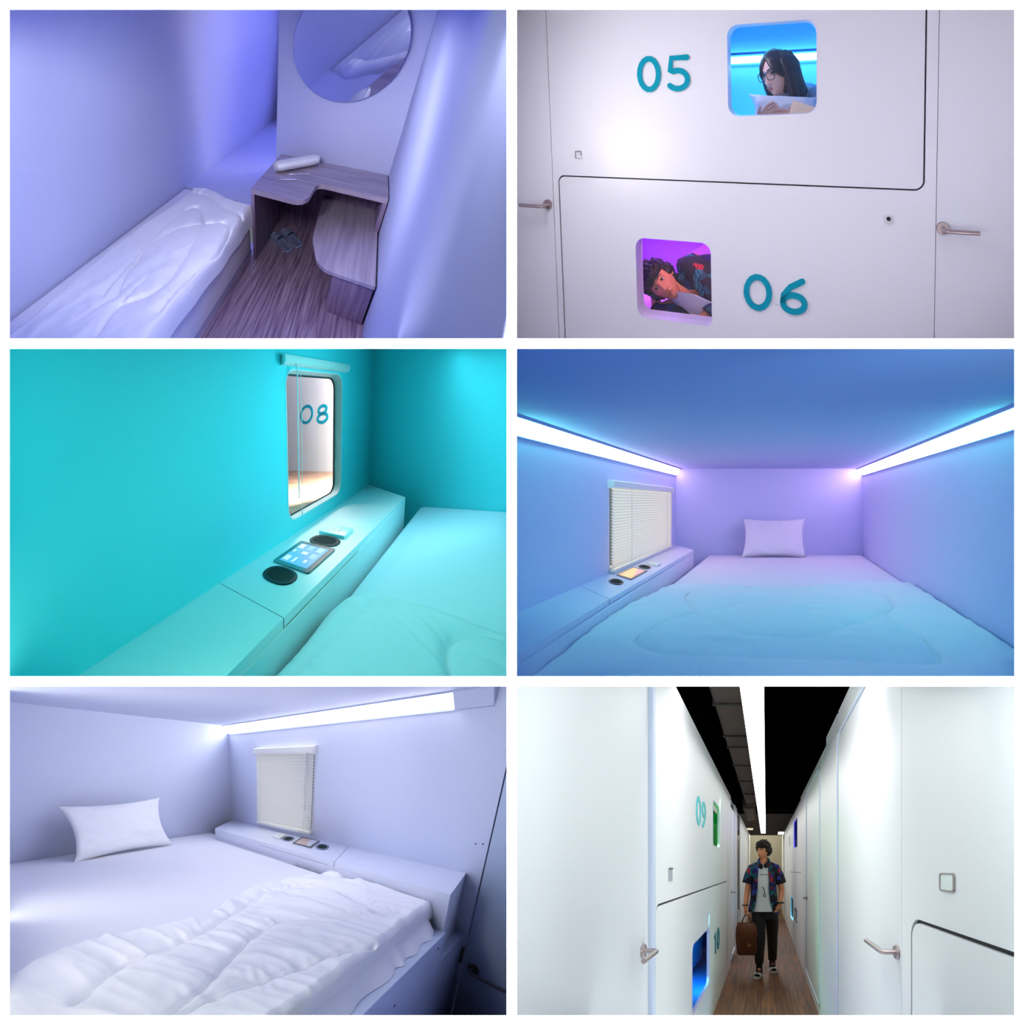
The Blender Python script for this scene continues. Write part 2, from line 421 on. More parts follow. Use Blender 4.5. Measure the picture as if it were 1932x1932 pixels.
for n in range(1, 7):  # unseen linings, added to keep each compartment's light apart
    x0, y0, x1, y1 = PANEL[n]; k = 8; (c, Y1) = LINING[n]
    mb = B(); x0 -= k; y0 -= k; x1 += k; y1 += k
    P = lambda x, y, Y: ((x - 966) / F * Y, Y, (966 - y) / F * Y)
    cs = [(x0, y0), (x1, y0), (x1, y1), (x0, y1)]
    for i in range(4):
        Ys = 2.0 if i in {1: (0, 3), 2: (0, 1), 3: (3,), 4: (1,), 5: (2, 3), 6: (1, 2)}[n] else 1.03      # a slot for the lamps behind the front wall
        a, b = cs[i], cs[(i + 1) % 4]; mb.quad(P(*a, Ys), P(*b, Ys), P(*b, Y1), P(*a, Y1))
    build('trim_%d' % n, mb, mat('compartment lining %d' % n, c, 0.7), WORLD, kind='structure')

# ------------------------------------------------------------------ pieces used in several rooms
def cushion(name, room, c, w, h, t, m, ax, label, cat='pillow', seed=0, group=None, corner=0.10, sag=0.0):
    """pillow: ax = three room-space vectors (width, height, thickness)"""
    A = [Vector(a) for a in ax]; c = Vector(c)
    mb = B(); rng = random.Random(seed)
    def P(u, v, side):
        u, v = u * 2 - 1, v * 2 - 1
        x = w / 2 * u * (1 - corner * (1 - v * v) * abs(u) ** 3); y = h / 2 * v * (1 - corner * (1 - u * u) * abs(v) ** 3)
        b = max(0.0, (1 - u ** 4) * (1 - v ** 4)) ** 0.55
        nz = noise.noise(Vector((u * 2.3 + seed, v * 2.1, side * 3))) * 0.25 + 0.10 * noise.noise(Vector((u * 6, v * 5 + seed, side)))
        edge = max(abs(u), abs(v)); cr = (abs(u) * abs(v)) ** 4 * math.sin((u - v) * 22) * 0.05
        z = side * t / 2 * b * (1 + nz * (0.4 + edge)) + cr * t
        return c + A[0] * x + A[1] * (y - sag * (1 - v) * 0.0) + A[2] * z
    for s in (1, -1): mb.grid(lambda u, v: P(u, v, s), 36, 26)
    bmesh.ops.remove_doubles(mb.bm, verts=mb.bm.verts, dist=1e-4)
    return build(name, mb, m, room, smooth=True, sharp=80, clip=False, label=label, cat=cat, group=group)

def seg_dist(px, py, lines):
    """distance to the nearest stitched line and the position along it"""
    D = np.full(px.shape, 9.0); S = np.zeros(px.shape)
    for ln in lines:
        acc = 0.0
        for (ax, ay), (bx, by) in zip(ln, ln[1:]):
            dx, dy = bx - ax, by - ay; L2 = dx * dx + dy * dy + 1e-12
            t = np.clip(((px - ax) * dx + (py - ay) * dy) / L2, 0, 1)
            d = np.hypot(px - ax - t * dx, py - ay - t * dy); k = d < D
            S = np.where(k, acc + t * math.sqrt(L2), S); D = np.minimum(D, d); acc += math.sqrt(L2)
    return D, S

def smooth_line(pts, closed=False, n=10):
    """Catmull-Rom curve through the points"""
    P = [Vector(p) for p in pts]; N = len(P); out = []
    for i in range(N if closed else N - 1):
        p0 = P[i - 1] if (closed or i > 0) else P[0]; p1 = P[i]; p2 = P[(i + 1) % N]; p3 = P[(i + 2) % N] if (closed or i + 2 < N) else P[-1]
        for k in range(n):
            t = k / n
            q = 0.5 * ((2 * p1) + (p2 - p0) * t + (2 * p0 - 5 * p1 + 4 * p2 - p3) * t * t + (3 * p1 - p0 - 3 * p2 + p3) * t ** 3); out.append(tuple(q))
    out.append(tuple(P[0] if closed else P[-1])); return out

def duvet(room, name, fn_edge, nu, nv, z, puff, lines, wr, seed, m, label, cat='duvet', rough_amp=0.006, fall=None, streaks=()):
    """quilted cover. fn_edge(s, t) -> (x, y); z = bed height; lines = stitched curves in x, y"""
    X = np.zeros((nu + 1, nv + 1)); Y = X.copy(); SS = X.copy(); TT = X.copy()
    for i in range(nu + 1):
        for j in range(nv + 1):
            X[i, j], Y[i, j] = fn_edge(i / nu, j / nv); SS[i, j] = i / nu; TT[i, j] = j / nv
    D, S = seg_dist(X, Y, lines)
    H = puff * (1 - np.exp(-D / 0.028)) - 0.008 * np.exp(-(D / 0.008) ** 2)
    H += 0.0022 * np.sin(S * 95 + 5 * np.sin(S * 13) + X * 31) * (0.5 + 0.5 * np.sin(S * 23 + Y * 17)) * np.exp(-((D - 0.03) / 0.028) ** 2) * (D < 0.12)
    for i in range(nu + 1):
        for j in range(nv + 1):
            x, y = X[i, j], Y[i, j]; q = 0
            for (ang, freq, st, amp) in wr:
                c, s = math.cos(ang), math.sin(ang); a = (x * c + y * s); b = (-x * s + y * c)
                v = noise.noise(Vector((a * freq / st + seed, b * freq, seed * 1.7 + ang)))
                q += amp * (1 - abs(v) * 2.6)
            q += rough_amp * noise.noise(Vector((x * 16, y * 16, seed)))
            for (sx, sy, ang, w, ln, amp) in streaks:
                c, s = math.cos(ang), math.sin(ang); a = (x - sx) * c + (y - sy) * s; b = -(x - sx) * s + (y - sy) * c
                b += 0.02 * math.sin(a * 14 + sx * 9); q += amp * math.exp(-(b / w) ** 2) * math.exp(-(a / ln) ** 2)
            H[i, j] += q
    e = np.minimum(np.minimum(SS, 1 - SS) * nu / 5.0, np.minimum(TT, 1 - TT) * nv / 5.0)
    H = H * np.clip(np.sqrt(np.clip(e, 0, 1)), 0, 1)
    mb = B(); Z = z + H
    def P(s, t):
        i, j = round(s * nu), round(t * nv); x, y, zz = X[i, j], Y[i, j], Z[i, j]
        if fall: x, y, zz = fall(x, y, zz)
        if i in (0, nu) or j in (0, nv): zz -= 0.012
        return (x, y, zz)
    mb.grid(P, nu, nv)
    return build(name, mb, m, room, clip=True, smooth=True, sharp=85, label=label, cat=cat)

def lever_handle(room, at, out, along, up, s=1.0, parent=None, label=None, name='door_handle', L=0.125):
    """round rose, neck and straight lever; out / along / up are room-space unit vectors"""
    f = room.sub(at, along, up, out)
    r = empty(name, room, at); r.location = room.W(at) - (rootloc(parent) if parent else Vector()); 
    if parent: r.parent = parent
    mb = B(); mb.lathe([(0.001, 0), (0.026 * s, 0), (0.026 * s, 0.006 * s), (0.024 * s, 0.008 * s), (0.001, 0.008 * s)], (0, 0, 0), 'z', 28)
    build('rose', mb, steel, f, r, smooth=True)
    mb = B(); mb.tube([(0, 0, 0.006 * s), (0, 0, 0.045 * s), (0.004 * s, 0, 0.052 * s), (0.012 * s, 0, 0.055 * s), (L * s, 0, 0.055 * s)], 0.0095 * s, 14)
    build('lever', mb, steel, f, r, smooth=True, sharp=60)
    return r

def blind(room, f, a0, a1, c0, c1, nsl, label, wand_a, cord_as, out=0.03, closed=True, wand_len=0.65, hh=None):
    """venetian blind in frame f = (along the wall, out of the wall, up)"""
    r = empty('venetian_blind', f, (a0, 0, c0), label, 'blind')
    H = c1 - c0; hh = hh or 0.055 * H / 0.62
    mb = B(); d = out + 0.012
    mb.prism(fillet([(0.0, c1), (d, c1 - hh * 0.12), (d + 0.004, c1 - hh * 0.8), (d - 0.008, c1 - hh), (0, c1 - hh)], [0, .004, .006, .003, 0]), 'x', a0 - 0.012, a1 + 0.012)
    build('headrail', mb, rail_white, f, r, smooth=True)
    if closed:
        mb = B(); z1 = c1 - hh - 0.004; z0 = c0 + 0.03; p = (z1 - z0) / nsl
        for i in range(nsl):
            zc = z1 - (i + 0.5) * p; w = p * 1.25; ring = []
            for (t, bow) in ((-1, 0), (-0.5, 0.8), (0, 1.1), (0.5, 0.8), (1, 0)):
                ring.append((0.012 + (0.5 - t * 0.5) * 0.010 + bow * 0.004, zc + t * w / 2))
            back = [(y - 0.0012, z) for (y, z) in ring[::-1]]
            mb.prism(ring + back, 'x', a0 + 0.003, a1 - 0.003)
        build('slats', mb, blind_white, f, r, smooth=True, sharp=60)
        mb = B(); mb.box(a0, a1, 0.006, out + 0.006, c0, c0 + 0.022, 0.005)
        build('bottom_rail', mb, rail_white, f, r, smooth=True)
        for ca in cord_as:
            mb = B(); mb.tube([(ca, out - 0.004, c1 - hh), (ca, out - 0.004, c0 + 0.01)], 0.0014, 6)
            build('ladder_cord', mb, cord_white, f, r)
    mb = B(); zt = c1 - hh
    mb.tube([(wand_a, d - 0.004, zt + 0.006), (wand_a, d + 0.004, zt - 0.02), (wand_a, d + 0.004, zt - wand_len * H)], 0.0035, 8)
    build('tilt_wand', mb, glasslike, f, r, smooth=True)
    return r
glasslike = mat('pale clear wand', (205, 214, 216), 0.2)

def slots(room, f, parts, s, tab, near, far, outlet, where, screen_m, bez_m, icons=None, cup_m=None):
    """items let into the ledge top in frame f = (along, across, up)"""
    a0, a1, b0, b1 = tab
    t = empty('control_tablet', f, ((a0 + a1) / 2, (b0 + b1) / 2, 0), 'black framed touch screen %s' % where, 'tablet')
    mb = B(); mb.prism(rrect(a0, b0, a1, b1, 0.012 * s), 'z', 0.0, 0.006 * s); build('bezel', mb, bez_m, f, t, smooth=True)
    k = 0.024 * s; mb = B(); mb.prism([(a0 + k, b0 + k), (a1 - k, b0 + k), (a1 - k, b1 - k), (a0 + k, b1 - k)], 'z', 0.006 * s, 0.0068 * s); build('screen', mb, screen_m, f, t)
    if icons: icons(f, t, a0 + k, a1 - k, b0 + k, b1 - k, 0.0068 * s)
    for (ca, cb), nm in ((near, 'away from the socket'), (far, 'next to the socket')):
        g = empty('cup_recess', f, (ca, cb, 0), 'dark oval recess %s %s' % (nm, where), 'recess', 'oval recesses on the ledges')
        ry, rx = 0.082 * s, 0.056 * s
        def ov(k): return [((ca + rx * k * abs(math.cos(t)) ** .85 * math.copysign(1, math.cos(t))), (cb + ry * k * abs(math.sin(t)) ** .85 * math.copysign(1, math.sin(t)))) for t in [2 * math.pi * i / 36 for i in range(36)]]
        mb = B(); mb.loft([[(*p, z * s) for p in ov(k)] for (k, z) in ((1.0, 0.0), (1.0, 0.004), (0.93, 0.007), (0.80, 0.0065), (0.74, 0.002), (0.72, 0.0012))], cap=False)
        build('rim', mb, cup_m or black_plastic, f, g, smooth=True)
        mb = B(); mb.loft([[(*p, z * s) for p in ov(k)] for (k, z) in ((0.74, 0.002), (0.66, 0.0012), (0.3, 0.001))])
        build('well', mb, cup_well, f, g, smooth=True)
    o0, o1, p0, p1 = outlet
    g = empty('power_socket', f, ((o0 + o1) / 2, (p0 + p1) / 2, 0), 'white socket block with a raised edge %s' % where, 'socket')
    mb = B(); mb.box(o0, o1, p0, p1, 0.0, 0.018 * s, 0.003 * s); build('block', mb, socket_white, f, g, smooth=True)
    cx, cy = (o0 + o1) / 2, p0 + (p1 - p0) * 0.62
    for (dx, dy) in ((-0.012, 0.008), (0.012, 0.008), (0.0, -0.03)):
        mb = B(); mb.lathe([(0.0005, 0.018 * s), (0.0045 * s, 0.018 * s), (0.0045 * s, 0.0186 * s), (0.0005, 0.0186 * s)], (cx + dx * s, cy + dy * s, 0), 'z', 10)
        build('pin_hole', mb, black_plastic, f, g)
cup_well = mat('dark green-grey well', (8, 40, 38), 0.8, spec=0.1)
socket_white = mat('socket white', (236, 240, 238), 0.4)

# ================================================================== compartment 1: lilac room with bed, desk and mirror
r = R1
mb = B(); mb.prism([(-0.70, -3.2), (-0.66, -3.2), (-0.66, 2.6), (-0.70, 2.6)], 'z', -0.2, 3.0)
build('wall_left', mb, lilac_wall, r, clip=True, kind='structure')
mb = B(); mb.plate([(-0.05, -0.1), (0.95, -0.1), (0.95, 3.0), (-0.05, 3.0)], [], 'y', 0.66, 0.70)
build('wall_back', mb, lilac_wall, r, clip=True, kind='structure')
mb = B(); mb.box(0.908, 0.95, -1.25, 0.70, -0.2, 3.0)
build('wall_right', mb, lilac_wall, r, clip=True, kind='structure')
mb = B(); mb.box(-0.70, 1.4, 2.40, 2.45, 0.3, 3.0)
build('wall_alcove', mb, lilac_wall, r, clip=True, kind='structure')
mb = B(); mb.box(-0.66, 0.0, 0.06, 2.40, 0.50, 0.545)
build('trim_sleeping_shelf', mb, lilac_wall, r, clip=True, kind='structure')
mb = B(); mb.box(-0.66, -0.045, -3.0, 0.06, -0.05, 0.06)
build('bed_plinth', mb, lilac_wall, r, clip=True, label='low plinth under the single mattress in the lilac room', cat='bed plinth')
fl1 = wood('striped vinyl floor', (120, 88, 122), (206, 180, 204), scale=(60, 3.2, 1), planks=(1.0, 1.0, (1, 1, 1), (1, 1, 1), (1, 1, 1)))
mb = B(); mb.quad((-0.1, -1.6, 0), (1.3, -1.6, 0), (1.3, 0.7, 0), (-0.1, 0.7, 0), uv=[(-0.1, -1.6), (1.3, -1.6), (1.3, 0.7), (-0.1, 0.7)])
build('floor', mb, fl1, r, clip=True, kind='structure')
# desk
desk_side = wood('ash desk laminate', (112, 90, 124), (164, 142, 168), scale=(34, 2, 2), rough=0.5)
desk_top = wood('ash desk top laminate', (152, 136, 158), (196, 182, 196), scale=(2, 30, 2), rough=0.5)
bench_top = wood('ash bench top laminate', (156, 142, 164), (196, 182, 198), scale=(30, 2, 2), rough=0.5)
d = empty('writing_desk', r, (0.45, 0.3, 0), 'small greyish ash desk with a cut-out top, against the wall under the round mirror', 'desk')
top = fillet([(0, 0), (0.40, 0), (0.415, 0.29), (0.90, 0.285), (0.90, 0.655), (0, 0.655)], [0.006, 0.10, 0.07, 0, 0, 0], 10)
mb = B(); mb.prism(top, 'z', 0.70, 0.74, uv='xy'); build('desktop', mb, desk_top, r, d)
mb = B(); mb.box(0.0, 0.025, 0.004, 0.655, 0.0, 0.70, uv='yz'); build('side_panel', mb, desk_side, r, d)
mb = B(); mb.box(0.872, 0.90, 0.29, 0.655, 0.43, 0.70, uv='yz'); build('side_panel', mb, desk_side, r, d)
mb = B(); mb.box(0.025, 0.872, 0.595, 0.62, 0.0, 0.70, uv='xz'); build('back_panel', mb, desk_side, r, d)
d = empty('bench_seat', r, (0.68, 0.1, 0), 'low ash bench with one rounded corner, tucked under the desk', 'bench')
bt = fillet([(0.895, -0.22), (0.895, 0.592), (0.435, 0.592), (0.47, 0.02), (0.56, -0.22)], [0, 0, 0, 0.22, 0.12], 12)
mb = B(); mb.prism(bt, 'z', 0.40, 0.43, uv='xy'); build('seat_board', mb, bench_top, r, d)
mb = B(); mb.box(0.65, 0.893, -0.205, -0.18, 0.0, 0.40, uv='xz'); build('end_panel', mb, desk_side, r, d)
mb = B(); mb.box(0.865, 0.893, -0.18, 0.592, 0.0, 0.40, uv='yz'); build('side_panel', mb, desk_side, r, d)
# mirror
d = empty('round_mirror', r, (0.44, 0.65, 1.64), 'large round frameless mirror on the lilac wall above the desk', 'mirror')
mb = B(); mb.lathe([(0.001, -0.004), (0.372, -0.004), (0.376, 0.0), (0.376, 0.012), (0.001, 0.012)], (0.44, 0.645, 1.645), 'y', 72)
build('backing', mb, mat('mirror edge', (150, 160, 225), 0.3, 0.3), r, d, smooth=True)
mb = B(); mb.lathe([(0.001, 0), (0.370, 0), (0.370, 0.002), (0.001, 0.002)], (0.44, 0.638, 1.645), 'y', 72)
build('mirror_glass', mb, mat('mirror silver', (222, 228, 250), 0.03, 1.0), r, d)
# bed
mb = B(); mb.box(-0.655, -0.035, -3.0, 0.055, 0.06, 0.545, 0.035, 4)
build('mattress', mb, sheet_cloth, r, clip=True, smooth=True, label='long single mattress under a white sheet, along the lilac wall', cat='mattress')
q1 = [smooth_line([(-0.428, -0.22), (-0.446, -0.47), (-0.400, -0.73), (-0.36, -0.95)]), smooth_line([(-0.428, -0.22), (-0.38, -0.16), (-0.327, -0.179), (-0.25, -0.27), (-0.212, -0.331), (-0.138, -0.661), (-0.148, -0.829), (-0.249, -0.96)]),
      smooth_line([(-0.302, -0.93), (-0.388, -0.693), (-0.393, -0.527), (-0.338, -0.391), (-0.221, -0.287), (-0.088, -0.23), (-0.02, -0.28), (0.0, -0.36), (0.0, -0.48), (-0.04, -0.66), (-0.06, -0.9)]), smooth_line([(-0.60, -0.02), (-0.4, 0.0), (-0.2, -0.06), (0.0, -0.12)])]
def f1(x, y, z):
    if x > -0.03: dd = x + 0.03; return (-0.03 + 0.035 * (1 - math.exp(-dd / 0.03)) + 0.006 * math.sin(y * 9) + 0.004 * math.sin(y * 23), y, z - 0.03 * (1 - math.exp(-dd / 0.05)) - max(0, dd - 0.02) * 0.8)
    return (x, y, z)
duvet(r, 'duvet', lambda s, t: (-0.57 + s * (0.57 + 0.12) + 0.02 * math.sin(t * 9), -1.55 + t * 1.60 + 0.05 * (1 - s) * math.sin(s * 7)), 110, 230, 0.548, 0.030, q1,
      [(0.9, 9, 4, 0.007), (1.3, 16, 5, 0.004), (1.0, 5, 3, 0.006)], 3.1, lin_cloth, 'rumpled white quilt with looping seams on the single bed beside the desk', fall=f1,
      streaks=((-0.30, -0.95, 1.2, 0.012, 0.12, -0.014), (-0.22, -1.0, 1.7, 0.012, 0.14, -0.014), (-0.30, -0.75, 1.1, 0.03, 0.2, 0.012), (-0.4, -0.8, 1.4, 0.02, 0.15, 0.012)))
# towel
mb = B(); pth = [Vector((0.075, 0.315, 0.79)).lerp(Vector((0.345, 0.60, 0.79)), t / 10) for t in range(11)]
rr = [0.0473 * (1 - 0.18 * (1 if t in (0, 10) else 0)) for t in range(11)]
mb.tube([pth[0] - (pth[1] - pth[0]) * 0.02] + pth[0:], [0.03] + rr, 28)
tw = build('rolled_towel', mb, mat('white terry', (240, 240, 250), 0.95, bump=0.6, bscale=420, sheen=0.4), r, smooth=True, sharp=60, label='small white towel rolled up on the back of the desk', cat='towel')
mb = B(); c = pth[0]; dv = (pth[1] - pth[0]).normalized(); sp = []
for k in range(60):
    a = k * 0.30; q = 0.006 + 0.034 * k / 60; sp.append(c - dv * 0.004 + Vector((-dv.y, dv.x, 0)) * q * math.cos(a) + Vector((0, 0, 1)) * q * math.sin(a))
mb.tube(sp, 0.0022, 6); build('rolled_edge', mb, MATS['white terry'], r, tw)
mb = B(); sp = [p + Vector((-dv.y, dv.x, 0)) * -0.030 + Vector((0, 0, 1)) * 0.036 for p in pth]; mb.tube(sp, 0.004, 6); build('hem_fold', mb, MATS['white terry'], r, tw, smooth=True)
# wrapped toiletries
sach = mat('clear wrapper', (214, 214, 236), 0.15, spec=0.8)
mb = B(); mb.tube([(0.150, 0.215, 0.745), (0.20, 0.235, 0.747), (0.262, 0.262, 0.746)], [0.006, 0.010, 0.006], 10, flat=(1.6, 0.5)); o = build('toothpaste_tube', mb, sach, r, smooth=True, label='tiny white toothpaste tube lying in front of the rolled towel', cat='toothpaste')
mb = B(); mb.tube([(0.185, 0.315, 0.744), (0.33, 0.40, 0.744)], 0.0035, 8); tb = build('toothbrush', mb, mat('clear plastic', (190, 190, 226), 0.2), r, label='pale toothbrush in a clear wrapper lying between towel and toothpaste', cat='toothbrush')
mb = B(); mb.tube([(0.185, 0.315, 0.746), (0.214, 0.332, 0.748)], 0.006, 8); build('brush_head', mb, sach, r, tb)
# slippers
slip = mat('pale grey rubber', (158, 168, 205), 0.6); slip_in = mat('slipper insole', (146, 158, 196), 0.7)
def slipper(c, ang, L, m1, m2, room, z=0.0, label=None, group=None):
    e = empty('slipper', room, (c[0], c[1], z), label, 'slipper', group); ca, sa = math.cos(ang), math.sin(ang)
    f = room.sub((c[0], c[1], z), (ca, sa, 0), (-sa, ca, 0), (0, 0, 1))
    ws = [(-.5, .2), (-.47, .30), (-.35, .36), (-.15, .335), (.1, .37), (.28, .42), (.4, .38), (.47, .25), (.5, .12)]
    o = [(x * L, w * L * .44) for x, w in ws] + [(x * L, -w * L * .44) for x, w in ws[::-1]]; o = smooth_line(o, True, 3)[:-1]
    mb = B(); mb.loft([[(x * k, y * k, zz) for x, y in o] for k, zz in ((.97, 0), (1, .005), (1, .022), (.96, .027), (.93, .022))])
    build('sole', mb, m1, f, e, smooth=True)
    mb = B()
    def P(u, v):
        x = L * (.02 + .30 * u); w = L * .19; a = math.pi * v; return (x + .012 * math.sin(a), w * math.cos(a) * (1 - .12 * u), .016 + math.sin(a) ** .7 * (.052 - .014 * u))
    mb.grid(P, 8, 14); mb.grid(lambda u, v: tuple(a - b for a, b in zip(P(u, v), (0, 0, .004))), 8, 14)
    build('strap', mb, m1, f, e, smooth=True)
    return e
a1 = math.atan2(0.341 - 0.189, 0.035 - 0.235)
slipper((0.150, 0.290), a1 + 0.10, 0.27, slip, slip_in, r, label='pale grey slipper under the desk, the one nearer the bed')
slipper((0.222, 0.385), a1 + 0.02, 0.27, slip, slip_in, r, label='pale grey slipper under the desk, the one farther from the bed')
# the door and the other end wall, seen in the mirror, and the alcove trim
# ================================================================== compartment 3: turquoise room with the raised blind
r = R3; r.n = 3
teal_lit_wall = mat('white wall in turquoise light', (92, 230, 238), 0.55, vary=0.01)  # white walls with the turquoise light put into their colour
ledge3_m = mat('ledge board', (232, 240, 240), 0.4)
win = rrect(-1.165, 0.078, -0.54, 0.852, 0.075, 8)
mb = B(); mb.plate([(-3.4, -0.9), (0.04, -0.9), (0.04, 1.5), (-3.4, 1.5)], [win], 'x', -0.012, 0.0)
build('wall_left', mb, teal_lit_wall, r, clip=True, kind='structure')
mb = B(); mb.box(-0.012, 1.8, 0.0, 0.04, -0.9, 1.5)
build('wall_back', mb, teal_lit_wall, r, clip=True, kind='structure')
# window casing: deep white lining with a dark seal and a pane
wroot = empty('window_1', r, (-0.05, -0.85, 0.46), kind='structure')
inner = rrect(-1.158, 0.085, -0.547, 0.845, 0.07, 8)
mb = B(); mb.plate(win, [inner], 'x', -0.060, 0.001); build('casing', mb, mat('window casing', (240, 238, 236), 0.45), r, wroot)
seal = rrect(-1.150, 0.093, -0.555, 0.837, 0.065, 8)
mb = B(); mb.plate(inner, [seal], 'x', -0.060, -0.055); build('seal', mb, mat('dark seal', (70, 66, 66), 0.6), r, wroot)
mb = B(); mb.prism(inner, 'x', -0.058, -0.0565); build('glass_pane', mb, glass('window glass'), r, wroot)
# corridor beyond the window
cw = mat('corridor wall', (236, 230, 232), 0.6); A3 = Vector((-2.791, 2.278, -0.25)); U3 = Vector((0.9713, -0.2378, 0)); N3 = Vector((-0.2378, -0.9713, 0))
f3 = r.sub(A3, U3, N3, (0, 0, 1))
mb = B(); mb.box(-1.0, 2.6, -0.05, 0.0, 0.0, 3.0); build('wall_corridor', mb, cw, f3, kind='structure')
cfl = wood('corridor wood floor', (150, 104, 78), (206, 160, 130), scale=(3, 16, 1), planks=(1.2, 0.16, (1, 1, 1), (.86, .86, .86), (.5, .5, .5)))
mb = B(); mb.quad((-1.0, 0, 0), (2.6, 0, 0), (3.2, 4.6, 0), (-1.0, 4.6, 0), uv=[(-1, 0), (2.6, 0), (3.2, 4.6), (-1, 4.6)]); build('floor', mb, cfl, f3, clip=True, kind='structure')
e = empty('room_number', f3, (0.6, 0, 1.0), 'teal 08 on the corridor wall seen through the window', 'sign')
for ch, u0, w, z0, h in (('0', 0.452, 0.405, 0.94, 0.365), ('8', 0.965, 0.32, 0.88, 0.34)):
    mb = B()
    for path, cl in digit_paths(ch): mb.stroke([(u0 + w * (p[0] - .04) / .52, z0 + h * p[1]) for p in path], 0.055, 'y', 0.0, 0.012, cl)
    build('numeral', mb, teal_paint, f3, e)
# wall furniture frame: along the wall from the corner, out of the wall, up
L3 = r.sub((0, 0, 0), (0, -1, 0), (1, 0, 0), (0, 0, 1))
blind(r, L3, 0.50, 1.185, 0.08, 0.908, 0, 'raised white blind, only its headrail and clear wand above the open window', 1.105, [], closed=False, wand_len=0.80, out=0.018, hh=0.047)
mb = B(); mb.tube([(1.085, 0.04, 0.87), (1.083, 0.045, 0.5), (1.072, 0.03, 0.115)], 0.0016, 6); mb.ball((1.072, 0.03, 0.11), (0.004, 0.004, 0.012), 10, 6)
build('pull_cord', mb, cord_white, L3, bpy.data.objects['venetian_blind'])

def ledge(room, f, top, depth, seam, m, label, slot, h=0.40, lid=0.03, name='bedside_ledge', seams=True):
    """top = four corners of the top board: wall far, front far, front near, wall near"""
    e = empty(name, f, (*top[0], -0.2), label, 'ledge')
    (a, b), (c, d), (g, k), (p, q) = top
    t1 = seam[0]; t2 = seam[1]
    mb = B(); mb.prism([(a, b), (c, d), (t2 - 0.0015, d), (t1 - 0.0015, b)], 'z', -lid, 0.0); build('lid', mb, m, f, e, clip=True)
    mb = B(); mb.prism([(t1 + 0.0015, b), (t2 + 0.0015, d), (g, k), (p, q)], 'z', -lid, 0.0); build('top_board', mb, m, f, e, clip=True)
    mb = B(); mb.prism([(a, b), (c, d - 0.0004), (g - 0.0004, k - 0.0004), (p - 0.0004, q)], 'z', -h, -lid); build('cabinet_body', mb, m, f, e, clip=True)
    mb = B(); mb.box(slot[0], slot[1], d - 0.004, d + 0.0012, -lid - 0.004, -lid + 0.0005); build('finger_slot', mb, dark_gap, f, e)
    mb = B(); mb.prism([(t1 - 0.0015, b), (t1 + 0.0015, b), (t2 + 0.0015, d + 0.0003), (t2 - 0.0015, d + 0.0003)], 'z', -lid, -0.002); build('seam', mb, dark_gap, f, e)
    return e
ledge(r, L3, [(0, 0), (0.312, 0.365), (3.2, 0.385), (3.2, 0)], 0.365, (1.65, 1.64), ledge3_m, 'pale turquoise-lit ledge under the open window beside the bed', (1.08, 1.63), 0.45, 0.035)
scr3 = mat('lit screen blue', (70, 120, 190), 0.2, emit=lin((96, 160, 222)), estr=0.75)
bez3 = mat('tablet bezel', (14, 24, 40), 0.2)
tile_m = mat('screen tiles', (190, 200, 240), 0.3, emit=lin((190, 200, 240)), estr=0.8)
tile_d = mat('screen tiles deep blue', (20, 140, 215), 0.3, emit=lin((20, 140, 215)), estr=0.6)
def icons3(f, t, a0, a1, b0, b1, z):
    mb = B(); md = B(); rnd = random.Random(4)
    for i in range(3):
        for j in range(3):
            x0 = a0 + (a1 - a0) * (i + 0.1) / 3; y0 = b0 + (b1 - b0) * (j + 0.12) / 3; w = (a1 - a0) / 3 * 0.75; h = (b1 - b0) / 3 * 0.75
            (md if (i, j) in ((0, 2), (1, 2), (0, 1)) else mb).box(x0, x0 + w * (0.9 if rnd.random() < .6 else 0.5), y0, y0 + h * (0.8 if rnd.random() < .5 else 0.35), z, z + 0.0004)
    build('tiles', mb, tile_m, f, t); build('deep_tiles', md, tile_d, f, t)
slots(r, L3, None, 1.0, (1.175, 1.405, 0.094, 0.300), (1.47, 0.197), (1.118, 0.205), (0.955, 1.06, 0.135, 0.285), 'on the turquoise ledge', scr3, bez3, icons3, cup_m=mat('dark green rim', (8, 36, 44), 0.6, spec=0.2))
mb = B(); mb.box(0.392, 1.75, -3.0, -0.004, -0.45, -0.145, 0.035, 4)
build('mattress', mb, sheet_cloth, r, clip=True, smooth=True, label='double mattress with a smooth sheet, in the turquoise room', cat='mattress')
q3l = [smooth_line([(1.35, -1.20), (1.0, -1.21), (0.85, -1.215), (0.775, -1.25), (0.748, -1.30), (0.752, -1.38), (0.80, -1.5)]), smooth_line([(0.53, -1.16), (0.45, -1.5), (0.40, -1.85)])]
duvet(r, 'duvet', lambda s, t: (0.372 + s * 1.2 - 0.02 * (1 - s) ** 6 * math.sin(t * 6.3) + 0.05 * t ** 20 * (1 - s) ** 12, -2.3 + t * 1.10 + 0.02 * math.sin(s * 5) - 0.12 * max(0, 1 - s * 8) ** 2 * t), 150, 130, -0.135, 0.034, q3l,
      [(1.35, 7, 3, 0.004), (2.8, 12, 4, 0.003)], 7.7, lin_cloth, 'thick quilt with a round seam, folded over the foot of the bed beside the ledge', streaks=((0.62, -1.25, -0.35, 0.010, 0.20, -0.008), (0.62, -1.33, -0.35, 0.012, 0.2, -0.006), (0.75, -1.19, 2.6, 0.012, 0.1, 0.010)))

